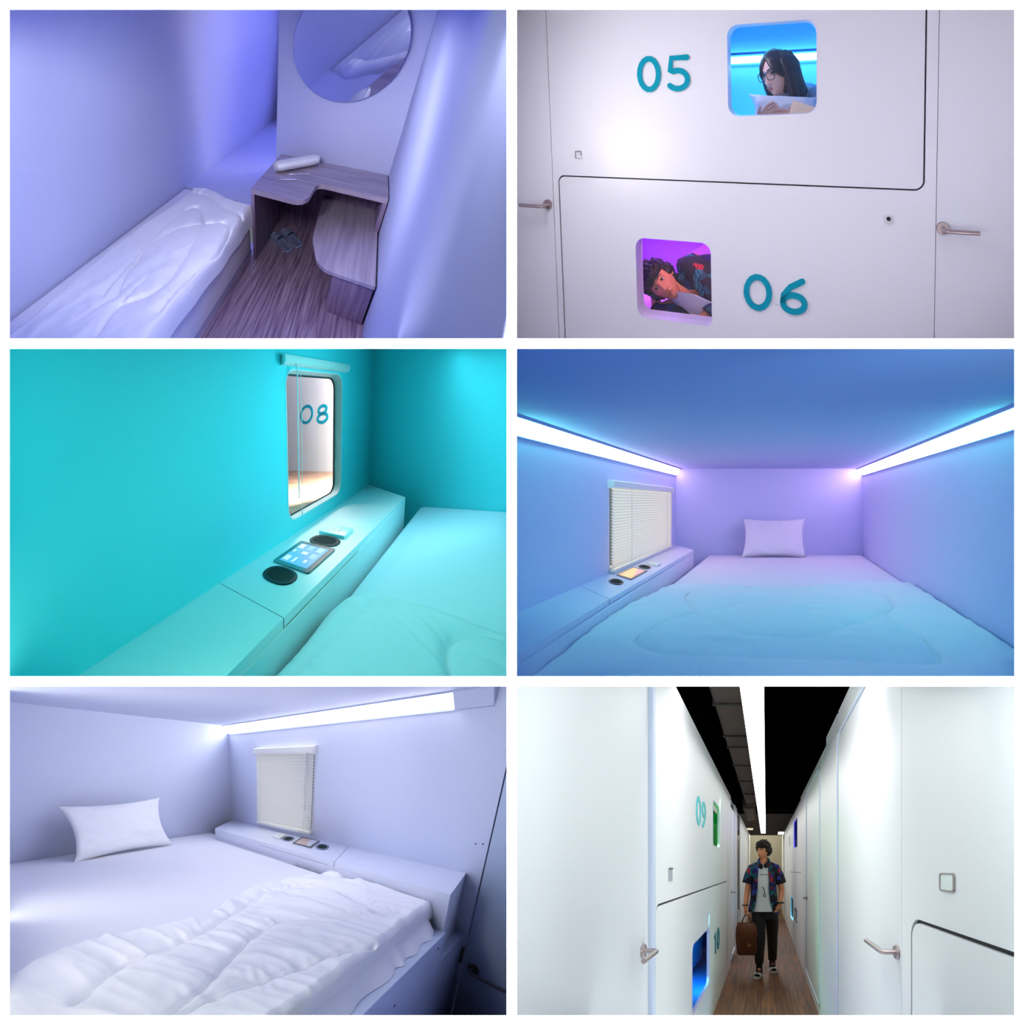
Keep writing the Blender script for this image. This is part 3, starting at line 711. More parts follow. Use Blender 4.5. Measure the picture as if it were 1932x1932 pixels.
# ================================================================== compartment 4: blue and violet room seen along the bed
r = R4
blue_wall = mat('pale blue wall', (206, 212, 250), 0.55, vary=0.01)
ceil4 = mat('shaded ceiling white', (170, 180, 226), 0.6, vary=0.01)  # darker than the walls: the ceiling's shade is put into its colour
mb = B(); mb.plate([(-3.2, -0.9), (0.05, -0.9), (0.05, 0.785), (-3.2, 0.785)], [rrect(-1.18, 0.03, -0.18, 0.55, 0.03)], 'x', -0.04, 0.0); build('wall_left', mb, blue_wall, r, clip=True, kind='structure')
mb = B(); mb.box(1.925, 1.965, -3.2, 0.05, -0.9, 0.785); build('wall_right', mb, blue_wall, r, clip=True, kind='structure')
mb = B(); mb.box(-0.04, 1.965, 0.0, 0.04, -0.9, 0.785); build('wall_back', mb, blue_wall, r, clip=True, kind='structure')
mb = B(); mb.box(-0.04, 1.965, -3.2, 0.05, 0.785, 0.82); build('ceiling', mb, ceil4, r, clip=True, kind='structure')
def strip_mat(name, stops, axis_val, strength):
    """light strip whose colour changes along its length"""
    m = bpy.data.materials.new(name); m.use_nodes = True; nt = m.node_tree; nt.nodes.clear(); N = nt.nodes.new
    o = N('ShaderNodeOutputMaterial'); e = N('ShaderNodeEmission'); uv = N('ShaderNodeUVMap'); sp = N('ShaderNodeSeparateXYZ'); cr = N('ShaderNodeValToRGB')
    el = cr.color_ramp.elements
    el[0].position = stops[0][0]; el[0].color = (*stops[0][1], 1); el[1].position = stops[-1][0]; el[1].color = (*stops[-1][1], 1)
    for p, c in stops[1:-1]: q = el.new(p); q.color = (*c, 1)
    nt.links.new(uv.outputs[0], sp.inputs[0]); nt.links.new(sp.outputs[0], cr.inputs[0]); nt.links.new(cr.outputs[0], e.inputs[0])
    e.inputs[1].default_value = strength; nt.links.new(e.outputs[0], o.inputs[0]); return m
sm4 = strip_mat('blue to violet light strip', [(0.0, (0.98, 0.60, 0.84)), (0.18, (0.74, 0.58, 0.80)), (0.40, (0.42, 0.70, 0.72)), (0.60, (0.16, 0.92, 0.70)), (1.0, (0.03, 1.5, 0.90))], 0, 11.5)
for (xw, xc, lab) in ((0.0, 0.052, 'glowing light strip along the top of the wall above the blind'), (1.925, 1.873, 'glowing light strip along the top of the plain wall opposite the blind')):
    e = empty('light_strip', r, (xw, -1.0, 0.75), lab, 'light', 'light strips of the blue room')
    mb = B(); sg = 1 if xw == 0 else -1
    mb.quad((xw + sg * 0.004, -0.008, 0.716), (xc - sg * 0.001, -0.008, 0.779), (xc - sg * 0.001, -3.1, 0.779), (xw + sg * 0.004, -3.1, 0.716), uv=[(0, 0), (0, 1), (1, 1), (1, 0)])
    build('diffuser', mb, sm4, r, e, clip=True)
    mb = B(); mb.prism([(xw, 0.708), (xw + sg * 0.008, 0.708), (xw + sg * 0.009, 0.714), (xw + sg * 0.0, 0.714)], 'y', -3.1, 0.0); mb.prism([(xc, 0.785), (xc + sg * 0.008, 0.785), (xc + sg * 0.006, 0.774), (xc - sg * 0.002, 0.777)], 'y', -3.1, 0.0)
    build('housing', mb, mat('strip housing', (140, 150, 215), 0.5), r, e, clip=True)
L4 = r.sub((0, 0, 0), (0, -1, 0), (1, 0, 0), (0, 0, 1))
L4s = r.sub((0, 0, 0), (0, -1, 0), (1, -0.75, 0), (0, 0, 1))
blind4 = blind(r, L4, 0.175, 1.19, 0.0, 0.585, 26, 'closed white blind on the blue wall beside the bed', 0.235, [0.30, 0.95], wand_len=0.55)
ledge4_m = mat('ledge board 4', (222, 222, 246), 0.4)
ledge(r, L4, [(0, 0), (0.31, 0.275), (3.0, 0.315), (3.0, 0)], 0.3, (1.45, 1.655), ledge4_m, 'narrow violet-lit ledge running under the closed blind', (1.05, 1.62), 0.3, 0.026)
scr4 = mat('lit screen orange', (255, 170, 96), 0.2, emit=lin((255, 168, 96)), estr=0.85)
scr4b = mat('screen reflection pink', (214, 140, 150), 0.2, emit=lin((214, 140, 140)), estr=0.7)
def icons4(f, t, a0, a1, b0, b1, z):
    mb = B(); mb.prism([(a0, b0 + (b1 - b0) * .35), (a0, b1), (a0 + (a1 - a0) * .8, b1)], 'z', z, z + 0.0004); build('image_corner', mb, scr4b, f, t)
slots(r, L4s, None, 0.70, (0.965, 1.178, 0.066, 0.216), (1.262, 0.150), (0.903, 0.142), (0.765, 0.835, 0.125, 0.225), 'on the violet-lit ledge', scr4, mat('purple bezel', (58, 30, 62), 0.3), icons4)
mb = B(); mb.box(0.335, 1.924, -3.0, -0.003, -0.5, -0.10, 0.04, 4)
build('mattress', mb, sheet_cloth, r, clip=True, smooth=True, label='wide mattress under a smooth sheet, filling the violet end of the blue room', cat='mattress')
q4l = [smooth_line([(0.908, -1.83), (1.15, -1.86), (1.30, -1.79), (1.50, -1.66), (1.62, -1.55), (1.649, -1.45), (1.64, -1.34), (1.55, -1.25), (1.35, -1.20), (1.0, -1.165), (0.76, -1.17), (0.56, -1.25), (0.53, -1.36), (0.60, -1.50), (0.72, -1.66), (0.908, -1.81)]),
       smooth_line([(0.911, -2.0), (0.66, -1.98), (0.52, -1.90), (0.506, -1.80), (0.60, -1.66), (0.733, -1.58), (0.862, -1.46), (1.0, -1.40), (1.148, -1.385), (1.35, -1.45), (1.52, -1.58), (1.60, -1.75), (1.63, -1.92), (1.60, -2.01), (1.536, -2.035), (1.22, -2.02), (0.911, -2.0)]),
       smooth_line([(0.30, -2.16), (0.6, -2.10), (0.95, -2.14), (1.2, -2.3)]), smooth_line([(1.9, -2.2), (1.4, -2.12), (1.25, -2.2)])]
duvet(r, 'duvet', lambda s, t: (0.262 + s * (1.915 - 0.262) - 0.02 * math.sin(t * 12) * (1 - s) ** 4 + 0.10 * (1 - s) ** 8 * t ** 3, -2.62 + t * 1.49 + 0.012 * math.sin(s * 9)), 230, 190, -0.098, 0.030, q4l,
      [(0.2, 6, 5, 0.006), (2.9, 12, 6, 0.005), (0.05, 20, 6, 0.003)], 11.2, lin_cloth, 'white quilt stitched with overlapping loops, across the near half of the wide bed',
      streaks=((0.42, -1.55, 0.2, 0.012, 0.10, -0.010), (0.4, -1.78, 0.4, 0.015, 0.12, -0.012), (0.45, -1.9, 0.1, 0.012, 0.12, 0.010), (1.1, -1.93, 0.03, 0.015, 0.25, -0.010), (1.2, -1.7, -0.4, 0.02, 0.2, 0.006), (0.38, -1.3, 0.3, 0.012, 0.10, 0.008), (0.9, -1.9, -0.1, 0.02, 0.2, 0.008)))
cushion('pillow', r, (1.012, -0.10, 0.088), 0.63, 0.385, 0.13, lin_cloth, ((1, 0, 0), (0, 0.30, 0.955), (0, -0.55, 0.30)), 'small plump pillow standing against the far wall in the violet glow', seed=2)

# ================================================================== compartment 5: pale room with a rumpled bed and the door
r = R5
pale_wall = mat('pale wall', (214, 219, 242), 0.5, vary=0.01)
mb = B(); mb.box(-0.04, 0.0, -3.2, 0.05, -1.2, 0.895); build('wall_left', mb, pale_wall, r, clip=True, kind='structure')
mb = B(); mb.plate([(-0.04, -1.6), (2.112, -1.6), (2.112, 0.895), (-0.04, 0.895)], [rrect(0.425, 0.05, 1.015, 0.65, 0.03)], 'y', 0.0, 0.05); build('wall_back', mb, pale_wall, r, clip=True, kind='structure')
mb = B(); mb.box(-0.04, 3.0, -3.2, 0.05, 0.895, 0.93); mb.box(2.112, 2.9, 0.022, 0.05, 0.84, 0.895); build('ceiling', mb, pale_wall, r, clip=True, kind='structure')
dr = empty('door_1', r, (2.5, 0, -0.5), kind='structure')
mb = B(); mb.box(2.118, 3.2, 0.0, 0.045, -1.6, 0.88, 0.002); build('door_leaf', mb, mat('door grey blue', (190, 203, 228), 0.4), r, dr, clip=True)
lever_handle(r, (2.168, 0.0, -0.538), (0, -1, 0), (0.97, -0.0, -0.10), (0, 0, 1), 1.15, dr, L=0.15)
mb = B(); mb.box(2.062, 2.110, -0.004, 0.0, -0.535, -0.43, 0.004); build('strike_plate', mb, steel, r, dr)
mb = B()
for (x, z) in ((2.09, 0.17), (2.06, 0.165), (2.085, -0.72)): mb.lathe([(0.0005, 0), (0.005, 0), (0.005, 0.002), (0.0005, 0.002)], (x, -0.002, z), 'y', 10)
build('trim_1_screws', mb, screw_m, r, kind='structure')
wl5 = strip_mat('white light strip', [(0.0, (0.90, 0.94, 1.0)), (1.0, (0.95, 0.93, 1.0))], 0, 8.0)
e = empty('light_strip', r, (1.0, 0, 0.85), 'white light strip above the closed blind in the pale room', 'light')
mb = B(); mb.quad((0.008, -0.003, 0.826), (1.86, -0.003, 0.826), (1.86, -0.060, 0.888), (0.008, -0.060, 0.888), uv=[(0, 0), (1, 0), (1, 1), (0, 1)]); build('diffuser', mb, wl5, r, e)
mb = B(); mb.prism([(0, 0.818), (-0.004, 0.818), (-0.068, 0.889), (-0.068, 0.895), (0, 0.895)], 'x', 1.862, 2.02); build('end_box', mb, pale_wall, r, e)
mb = B(); mb.prism([(0, 0.815), (-0.006, 0.815), (-0.003, 0.822), (0, 0.822)], 'x', 0, 2.02); mb.prism([(-0.060, 0.895), (-0.070, 0.895), (-0.066, 0.886), (-0.062, 0.889)], 'x', 0, 2.02); build('housing', mb, mat('strip housing 5', (170, 180, 215), 0.5), r, e)
L5 = r.sub((0, 0, 0), (1, 0, 0), (0, -1, 0), (0, 0, 1)); L5s = r.sub((0, 0, 0), (1, 0, 0), (0.38, -1, 0), (0, 0, 1))
blind(r, L5, 0.412, 1.025, 0.03, 0.685, 25, 'closed white blind on the pale wall above the narrow ledge', 0.975, [0.46, 0.955], wand_len=0.62)
ledge5_m = mat('ledge board 5', (224, 228, 246), 0.4)
ledge(r, L5, [(0, 0), (0.253, 0.372), (2.087, 0.379), (2.045, 0)], 0.37, (1.342, 1.484), ledge5_m, 'long pale ledge under the closed blind, ending beside the door', (0.85, 1.44), 0.36, 0.032)
scr5 = mat('dim screen', (150, 120, 120), 0.2, emit=lin((160, 130, 128)), estr=0.5)
scr5b = mat('dim screen grey', (150, 160, 184), 0.2, emit=lin((150, 160, 184)), estr=0.5)
def icons5(f, t, a0, a1, b0, b1, z):
    mb = B(); mb.prism([(a0 + (a1 - a0) * .5, b0), (a1, b0), (a1, b1), (a0 + (a1 - a0) * .75, b1)], 'z', z, z + 0.0004); build('grey_area', mb, scr5b, f, t)
slots(r, L5s, None, 0.85, (0.944, 1.118, 0.040, 0.242), (1.178, 0.155), (0.866, 0.160), (0.735, 0.815, 0.10, 0.225), 'on the ledge near the door', scr5, mat('grey bezel', (60, 62, 92), 0.3), icons5, cup_m=mat('grey-blue rim', (96, 104, 140), 0.4))
# platform, mattress, sheet skirt, quilt, pillow
mb = B(); mb.box(0.0, 2.1, -3.2, -0.385, -1.6, -0.185, 0.003); mb.box(1.8, 2.098, -0.387, -0.001, -1.6, -0.345)
o = build('bed_platform', mb, mat('platform board', (198, 208, 236), 0.45), r, clip=True, label='white panelled bed platform with screw heads beside the door', cat='bed platform')
for (y, z) in ((-0.46, -0.235), (-0.86, -0.30)):
    mb = B(); mb.lathe([(0.0005, 0), (0.006, 0), (0.006, 0.002), (0.0005, 0.002)], (2.1, y, z), 'x', 10)
    build('screw', mb, screw_m, r, o)
mb = B(); mb.box(0.003, 1.99, -3.1, -0.395, -0.185, -0.085, 0.03, 4); mb.box(0.003, 1.2, -0.395 - 0.02, -0.27, -0.12, -0.090, 0.01, 2)
build('mattress', mb, sheet_cloth, r, clip=True, smooth=True, label='wide mattress under a white sheet, on the platform by the door', cat='mattress')
mb = B()
def sk(u, v):
    y = -0.41 - u * 2.4; w = 0.008 * math.sin(y * 38 + 2 * math.sin(y * 9)) * v * (1 if u < .3 else .4)
    return (1.985 + 0.088 * v ** 0.7 + w, y + 0.02 * v * math.sin(y * 20), -0.095 - 0.088 * v)
mb.grid(sk, 140, 14); build('bed_sheet', mb, sheet_cloth, r, clip=True, smooth=True, sharp=85, label='gathered white sheet hanging over the end of the mattress by the door', cat='sheet')
q5l = [smooth_line([(1.64, -1.75), (1.596, -1.68), (1.565, -1.60), (1.564, -1.54), (1.567, -1.42), (1.56, -1.30), (1.54, -1.22), (1.48, -1.00), (1.44, -0.88)]),
       smooth_line([(1.84, -1.60), (1.818, -1.467), (1.746, -1.31), (1.694, -1.119), (1.719, -0.965), (1.791, -0.848), (1.87, -0.734), (1.97, -0.60)]),
       smooth_line([(1.45, -0.84), (1.55, -0.66), (1.66, -0.60), (1.76, -0.62), (1.95, -0.68)]), smooth_line([(1.447, -0.50), (1.55, -0.42), (1.75, -0.33), (1.95, -0.36)]), smooth_line([(1.90, -1.8), (1.86, -1.5), (1.95, -1.1), (2.02, -0.9)])]
def f5(x, y, z):
    if x > 1.99: dd = x - 1.99; return (1.99 + 0.045 * (1 - math.exp(-dd / 0.03)), y, z - max(0, dd - 0.015) * 0.85)
    return (x, y, z)
duvet(r, 'duvet', lambda s, t: (1.40 + s * 0.66 + 0.05 * (1 - s) * math.sin(t * 16) - 0.0 * t, -2.3 + t * (1.98 + 0.10 * (1 - s))), 150, 330, -0.083, 0.026, q5l,
      [(0.6, 9, 5, 0.009), (0.35, 18, 6, 0.006), (0.9, 5, 2, 0.007)], 5.3, lin_cloth, 'rumpled white quilt bunched up at the door end of the wide bed', fall=f5,
      streaks=((1.75, -1.0, 0.5, 0.014, 0.12, 0.014), (1.7, -1.1, 0.5, 0.012, 0.14, -0.014), (1.65, -1.25, 0.35, 0.014, 0.12, 0.014), (1.62, -1.35, 0.3, 0.012, 0.12, -0.012), (1.5, -0.6, 0.9, 0.02, 0.12, 0.014), (1.85, -1.25, 0.4, 0.016, 0.1, 0.014), (1.8, -1.4, 0.45, 0.012, 0.1, -0.012), (1.46, -0.45, 1.2, 0.02, 0.1, 0.014), (1.7, -0.45, 2.2, 0.02, 0.14, 0.012)))
cushion('pillow', r, (0.165, -1.12, 0.095), 0.70, 0.40, 0.13, lin_cloth, ((0, 1, 0.02), (-0.40, 0.0, 0.92), (0.60, 0, 0.35)), 'plump white pillow leaning on the pale wall', seed=5, corner=0.14)
# ================================================================== compartment 2: the corridor side of two sleeping pods
r = R2
up_pts = fillet([(-0.055, 0.97), (-0.055, -1.0), (-0.0225, -1.0), (-0.0225, 0.004), (1.7665, 0.004), (1.7665, 0.97)], [0, 0, 0, 0.036, 0.036, 0], 8)
lo_pts = fillet([(-0.0155, -1.0), (1.818, -1.0), (1.818, 0.97), (1.7735, 0.97), (1.7735, -0.003), (-0.0155, -0.003)], [0, 0, 0, 0, 0.042, 0.030], 8)
w5 = fillet([(0.912, 0.298), (1.326, 0.313), (1.326, 0.717), (0.912, 0.71)], 0.052, 8)
w6 = fillet([(0.414, -0.690), (0.820, -0.690), (0.820, -0.286), (0.414, -0.286)], [0.05, 0.03, 0.052, 0.05], 8)
e = empty('wall_back', r, (0.9, 0, 0), kind='structure')
mb = B(); mb.plate(up_pts, [w5], 'y', 0.0, 0.012); build('upper_pod_panel', mb, pod_panel, r, e, clip=True)
mb = B(); mb.plate(lo_pts, [w6], 'y', 0.0, 0.012); build('lower_pod_panel', mb, pod_panel, r, e, clip=True)
gp = fillet([(1.770, 1.0), (1.770, 0.0005), (-0.019, 0.0005), (-0.019, -1.0)], [0, 0.038, 0.034, 0], 8, closed=False)
mb = B(); mb.stroke(gp, 0.03, 'y', 0.0085, 0.013, caps=False); build('panel_gap', mb, dark_gap, r, e, clip=True)
mb = B(); mb.stroke([(-0.0572, 1.0), (-0.0572, -1.0)], 0.03, 'y', 0.012, 0.016, caps=False); mb.stroke([(1.8195, 1.0), (1.8195, -1.0)], 0.03, 'y', 0.012, 0.016, caps=False); build('door_gap', mb, mat('shaded gap', (205, 203, 218), 0.7), r, e, clip=True)
for i, (xa, xb, hx, s) in enumerate(((-1.2, -0.0585, -0.093, -1), (1.8205, 2.9, 1.846, 1))):
    dr = empty('door_%d' % (i + 2), r, (hx, 0, 0), kind='structure')
    mb = B(); mb.box(xa, xb, 0.001, 0.012, -1.2, 1.1); build('door_leaf', mb, pod_panel, r, dr, clip=True)
    lever_handle(r, (hx, 0.0, -0.150), (0.0, -1, 0), (s, 0, 0), (0, 0, 1), 1.0, dr, L=0.145 if i == 0 else 0.125)
number('05', r, teal_paint, 'y', -0.006, 0.0, 0.452, 0.417, 0.168, 0.215, 'turquoise 05 on the white panel beside the upper blue-lit window')
number('06', r, teal_paint, 'y', -0.006, 0.0, 0.977, -0.583, 0.168, 0.235, 'turquoise 06 on the white panel beside the lower purple-lit window')
plate_m = mat('clear plate', (222, 222, 226), 0.2); 
e = empty('door_lock', r, (0.107, 0, 0.113), 'small clear lock plate with a grey edge, left of 05 and below it', 'lock')
mb = B(); mb.prism(rrect(0.087, 0.094, 0.126, 0.130, 0.006), 'y', -0.004, 0.0); build('plate', mb, plate_m, r, e)
mb = B(); mb.stroke([(0.090, 0.096), (0.090, 0.128), (0.122, 0.128), (0.123, 0.112)], 0.005, 'y', -0.006, -0.003); build('edge', mb, mat('grey edge', (120, 118, 124), 0.5), r, e)
e = empty('door_lock', r, (1.629, 0, -0.128), 'small lock plate with a black round button near the right door handle', 'lock')
mb = B(); mb.prism(rrect(1.609, -0.148, 1.649, -0.110, 0.006), 'y', -0.004, 0.0); build('plate', mb, plate_m, r, e)
mb = B(); mb.lathe([(0.0005, 0), (0.009, 0), (0.009, -0.004), (0.0005, -0.004)], (1.629, -0.004, -0.124), 'y', 16); build('button', mb, black_plastic, r, e)
# windows: casing, glass, pod interiors
case_m = mat('pod window casing', (226, 224, 238), 0.4); pane = glass('pod glass', (0.97, 0.98, 1), 0.03)
blue_in = mat('pod interior blue', (110, 205, 245), 0.5); purp_in = mat('pod interior purple', (196, 130, 232), 0.5)
def shrink(pts, k):
    cx = sum(p[0] for p in pts) / len(pts); cy = sum(p[1] for p in pts) / len(pts); return [(cx + (p[0] - cx) * k, cy + (p[1] - cy) * k) for p in pts]
for nm, w, dp in (('window_2', w5, 0.10), ('window_3', w6, 0.10)):
    e = empty(nm, r, (w[0][0], 0, w[0][1]), kind='structure')
    mb = B(); mb.plate(w, [shrink(w, 0.985)], 'y', -0.001, dp); build('casing', mb, case_m, r, e)
    mb = B(); mb.prism(shrink(w, 0.99), 'y', 0.045, 0.047); build('glass_pane', mb, pane, r, e)
def shell(x0, x1, y0, y1, z0, z1, w, m, nm):
    """pod interior: five linings and the inside face of the front with its window"""
    ex = empty(nm, r, (x0, y0, z0), kind='structure'); t = 0.02
    for n_, b_ in (('back_lining', (x0, x1, y1, y1 + t, z0, z1)), ('side_lining', (x0 - t, x0, y0, y1, z0, z1)), ('side_lining', (x1, x1 + t, y0, y1, z0, z1)), ('base_lining', (x0, x1, y0, y1, z0 - t, z0)), ('roof_lining', (x0, x1, y0, y1, z1, z1 + t))):
        mb = B(); mb.box(*b_); build(n_, mb, m, r, ex, clip=True)
    mb = B(); mb.plate([(x0, z0), (x1, z0), (x1, z1), (x0, z1)], [shrink(w, 0.995)], 'y', y0, y0 + 0.004); build('front_lining', mb, m, r, ex, clip=True)
    return ex
e5 = shell(0.35, 1.75, 0.10, 0.95, 0.12, 0.86, w5, blue_in, 'wall_upper_pod')
e6 = shell(-0.15, 1.1, 0.10, 0.92, -1.06, -0.14, w6, purp_in, 'wall_lower_pod')
e = empty('light_strip', r, (1.05, 0.9, 0.59), 'bright light strip behind the woman in the blue-lit window', 'light')
mb = B(); mb.quad((0.36, 0.935, 0.578), (1.74, 0.935, 0.602), (1.74, 0.90, 0.642), (0.36, 0.90, 0.618)); build('diffuser', mb, strip_mat('blue pod strip', [(0, (0.35, 0.85, 1.0)), (1, (0.35, 0.85, 1.0))], 0, 9.0), r, e)
mb = B(); mb.prism([(0.36, 0.628), (1.74, 0.652), (1.74, 0.666), (0.36, 0.642)], 'y', 0.88, 0.92); build('housing', mb, mat('strip housing blue', (20, 110, 170), 0.6), r, e)
mb = B(); mb.prism([(0.464, -0.641), (0.66, -0.517), (1.09, -0.25), (1.09, -1.0), (0.464, -1.0)], 'y', 0.885, 0.91); build('trim_2', mb, mat('pod partition', (222, 150, 240), 0.5), r, kind='structure')

# ------------------------------------------------------------------ people
SKIN = mat('skin', (226, 150, 108), 0.5, spec=0.4); SKIN_P = mat('fair skin', (228, 180, 166), 0.5, spec=0.4)
LIP = mat('lips', (178, 92, 84), 0.45); HAIR = mat('black hair', (12, 9, 9), 0.6, bump=0.5, bscale=90); HAIR2 = mat('dark brown hair', (30, 20, 26), 0.45, bump=0.15, bscale=140)
EYEW = mat('eye white', (225, 220, 215), 0.3); IRIS = mat('iris', (22, 14, 12), 0.2)
def headmesh(female=False):
    """head in its own axes: x to its left, y = the way it looks, z up, centre between the ears"""
    mb = B(); g = lambda a, b, s: math.exp(-((a - b) / s) ** 2)
    def P(u, v):
        th = math.pi * (0.001 + 0.998 * v); ph = 2 * math.pi * u
        dx, dy, dz = math.sin(th) * math.cos(ph), math.sin(th) * math.sin(ph), math.cos(th)
        rx, ry, rz = 0.074, 0.094, 0.118
        x, y, z = rx * dx, ry * dy, rz * dz
        if z < 0.0:
            t = min(1, -z / 0.118); x *= 1 - 0.30 * t ** 1.4 - (0.06 if female else 0) * t; 
            if y < 0: y *= 1 - 0.45 * t
            y += 0.010 * t
        if y > 0:
            fx = x
            y *= 1 - 0.06 * g(z, 0.0, 0.06)
            y += 0.007 * g(z, 0.030, 0.010) * g(fx, 0.0, 0.045)
            nt = max(0, min(1, (0.018 - z) / 0.052)); nose = (0.004 + 0.020 * nt) * (1 if z > -0.036 else math.exp(-((z + 0.036) / 0.007) ** 2))
            if z < 0.030: y += nose * g(fx, 0, 0.009 + 0.006 * nt)
            y += 0.006 * g(z, -0.034, 0.007) * (g(fx, 0.014, 0.006) + g(fx, -0.014, 0.006))
            y -= 0.012 * g(z, 0.010, 0.012) * (g(fx, 0.031, 0.017) + g(fx, -0.031, 0.017))
            y += 0.006 * g(z, -0.058, 0.0065) * g(fx, 0, 0.022) + 0.007 * g(z, -0.071, 0.0065) * g(fx, 0, 0.019)
            y -= 0.003 * g(z, -0.0645, 0.0025) * g(fx, 0, 0.024)
            y += 0.009 * g(z, -0.098, 0.014) * g(fx, 0, 0.022) + 0.004 * g(z, -0.02, 0.02) * (g(fx, .045, .02) + g(fx, -.045, .02))
        return (x, y, z)
    mb.grid(P, 96, 80)
    for sx in (-1, 1):                                   # ears
        pts = [(sx * 0.074, -0.006, 0.022), (sx * 0.083, -0.016, 0.026), (sx * 0.086, -0.020, 0.008), (sx * 0.080, -0.010, -0.022), (sx * 0.072, -0.002, -0.026)]
        mb.tube(pts, [0.006, 0.008, 0.008, 0.007, 0.005], 8); mb.ball((sx * 0.076, -0.010, 0.0), (0.006, 0.011, 0.022), 10, 8)
    return mb

def head(room, parent, c, M, sc, skin, body_mb, female=False):
    """adds the head to body_mb and its eyes and brows as parts of parent; M columns = head axes in room space"""
    M4 = Matrix.Translation(Vector(c)) @ M.to_4x4() @ Matrix.Scale(sc, 4)
    body_mb.join(headmesh(female), M4)
    T = lambda mb: (bmesh.ops.transform(mb.bm, matrix=M4, verts=mb.bm.verts), mb)[1]
    for sx in (-1, 1):
        mb = B(); mb.ball((sx * 0.031, 0.0695, 0.010), (0.0130, 0.0105, 0.0062), 14, 10); o = build('eye', T(mb), EYEW, room, parent, smooth=True)
        mb = B(); mb.ball((sx * 0.031 + (0.001), 0.0770, 0.0100), (0.0054, 0.0040, 0.0054), 12, 8); build('iris', T(mb), IRIS, room, o, smooth=True)
        mb = B(); mb.tube([(sx * 0.017, 0.0775, 0.0150), (sx * 0.031, 0.0815, 0.0172), (sx * 0.045, 0.0710, 0.0135)], 0.0020, 6); build('eyelash', T(mb), HAIR, room, parent)
        mb = B(); mb.tube([(sx * 0.012, 0.0935, 0.031), (sx * 0.026, 0.0915, 0.036), (sx * 0.040, 0.083, 0.035), (sx * 0.050, 0.070, 0.028)], [0.0024, 0.0034, 0.003, 0.0015], 8); build('eyebrow', T(mb), HAIR, room, parent, smooth=True)
    mb = B()
    mb.tube([(-0.021, 0.0875, -0.063), (-0.008, 0.0985, -0.0575), (0, 0.0985, -0.059), (0.008, 0.0985, -0.0575), (0.021, 0.0875, -0.063)], [0.001, 0.0034, 0.003, 0.0034, 0.001], 8)
    mb.tube([(-0.019, 0.087, -0.066), (0, 0.0975, -0.0715), (0.019, 0.087, -0.066)], [0.001, 0.0046, 0.001], 8)
    build('lips', T(mb), LIP, room, parent, smooth=True)
    return M4

def skin_mb(J, E_, R_, root, sub=2):
    """grow one continuous surface around a skeleton: J joints, E_ bones, R_ radii"""
    names = list(J); me = bpy.data.meshes.new('tmp'); me.from_pydata([J[n] for n in names], [(names.index(a), names.index(b)) for a, b in E_], [])
    o = bpy.data.objects.new('tmp', me); COL.objects.link(o)
    m = o.modifiers.new('s', 'SKIN'); m.use_smooth_shade = True; sv = me.skin_vertices[0].data
    for i, n in enumerate(names):
        rr = R_[n]; sv[i].radius = rr if isinstance(rr, tuple) else (rr, rr); sv[i].use_root = (n == root)
    ms = o.modifiers.new('u', 'SUBSURF'); ms.levels = sub; ms.render_levels = sub
    dg = bpy.context.evaluated_depsgraph_get(); dg.update(); me2 = bpy.data.meshes.new_from_object(o.evaluated_get(dg))
    mb = B(); vs = [mb.bm.verts.new(v.co) for v in me2.vertices]
    for p in me2.polygons: mb.face([vs[i] for i in p.vertices])
    bpy.data.objects.remove(o); bpy.data.meshes.remove(me); bpy.data.meshes.remove(me2)
    return mb

def hand_bones(J, E_, R_, p, wrist, d, across, s=1.0, curl=0.5, pre='h', palm_n=None):
    """palm with four unequal curled fingers and a side thumb; d = pointing direction, across = towards the thumb"""
    d = Vector(d).normalized(); a = Vector(across).normalized(); n = (Vector(palm_n) if palm_n else d.cross(a)).normalized(); w = Vector(wrist)
    J[pre + 'pm'] = w + d * 0.045 * s; R_[pre + 'pm'] = (0.020 * s, 0.016 * s); E_.append((p, pre + 'pm'))
    for i, (off, L) in enumerate(((0.026, .070), (0.009, .078), (-0.009, .073), (-0.026, .056))):
        k = J[pre + 'pm'] + a * off * s * .9 + d * 0.035 * s; prev = pre + 'pm'; q = k; ang = 0
        nm = '%sf%d0' % (pre, i); J[nm] = q; R_[nm] = 0.0095 * s; E_.append((prev, nm)); prev = nm
        for j in range(3):
            ang += curl * (0.5, 0.9, 0.7)[j]; q = q + (d * math.cos(ang) + n * math.sin(ang)) * L * s * (.42, .32, .26)[j]
            nm = '%sf%d%d' % (pre, i, j + 1); J[nm] = q; R_[nm] = (0.0088, 0.008, 0.0065)[j] * s; E_.append((prev, nm)); prev = nm
    q = w + d * 0.018 * s + a * 0.022 * s; nm = pre + 't0'; J[nm] = q; R_[nm] = 0.011 * s; E_.append((pre + 'pm', nm)); prev = nm
    for j, L in enumerate((.034, .028)):
        q = q + (d * .75 + a * (.55 - .3 * j) + n * .35 * curl * (j + 1)).normalized() * L * s; nm = '%st%d' % (pre, j + 1); J[nm] = q; R_[nm] = 0.0085 * s; E_.append((prev, nm)); prev = nm

def axes(look, up):
    y = Vector(look).normalized(); x = -Vector(up).cross(y).normalized() * -1; x = y.cross(Vector(up)).normalized(); z = x.cross(y).normalized()
    return Matrix(((x.x, y.x, z.x), (x.y, y.y, z.y), (x.z, y.z, z.z)))

def hairshell(M4, fn, nu=96, nv=60, vmax=1.0):
    mb = B(); mb.grid(fn, nu, nv); bmesh.ops.transform(mb.bm, matrix=M4, verts=mb.bm.verts); return mb

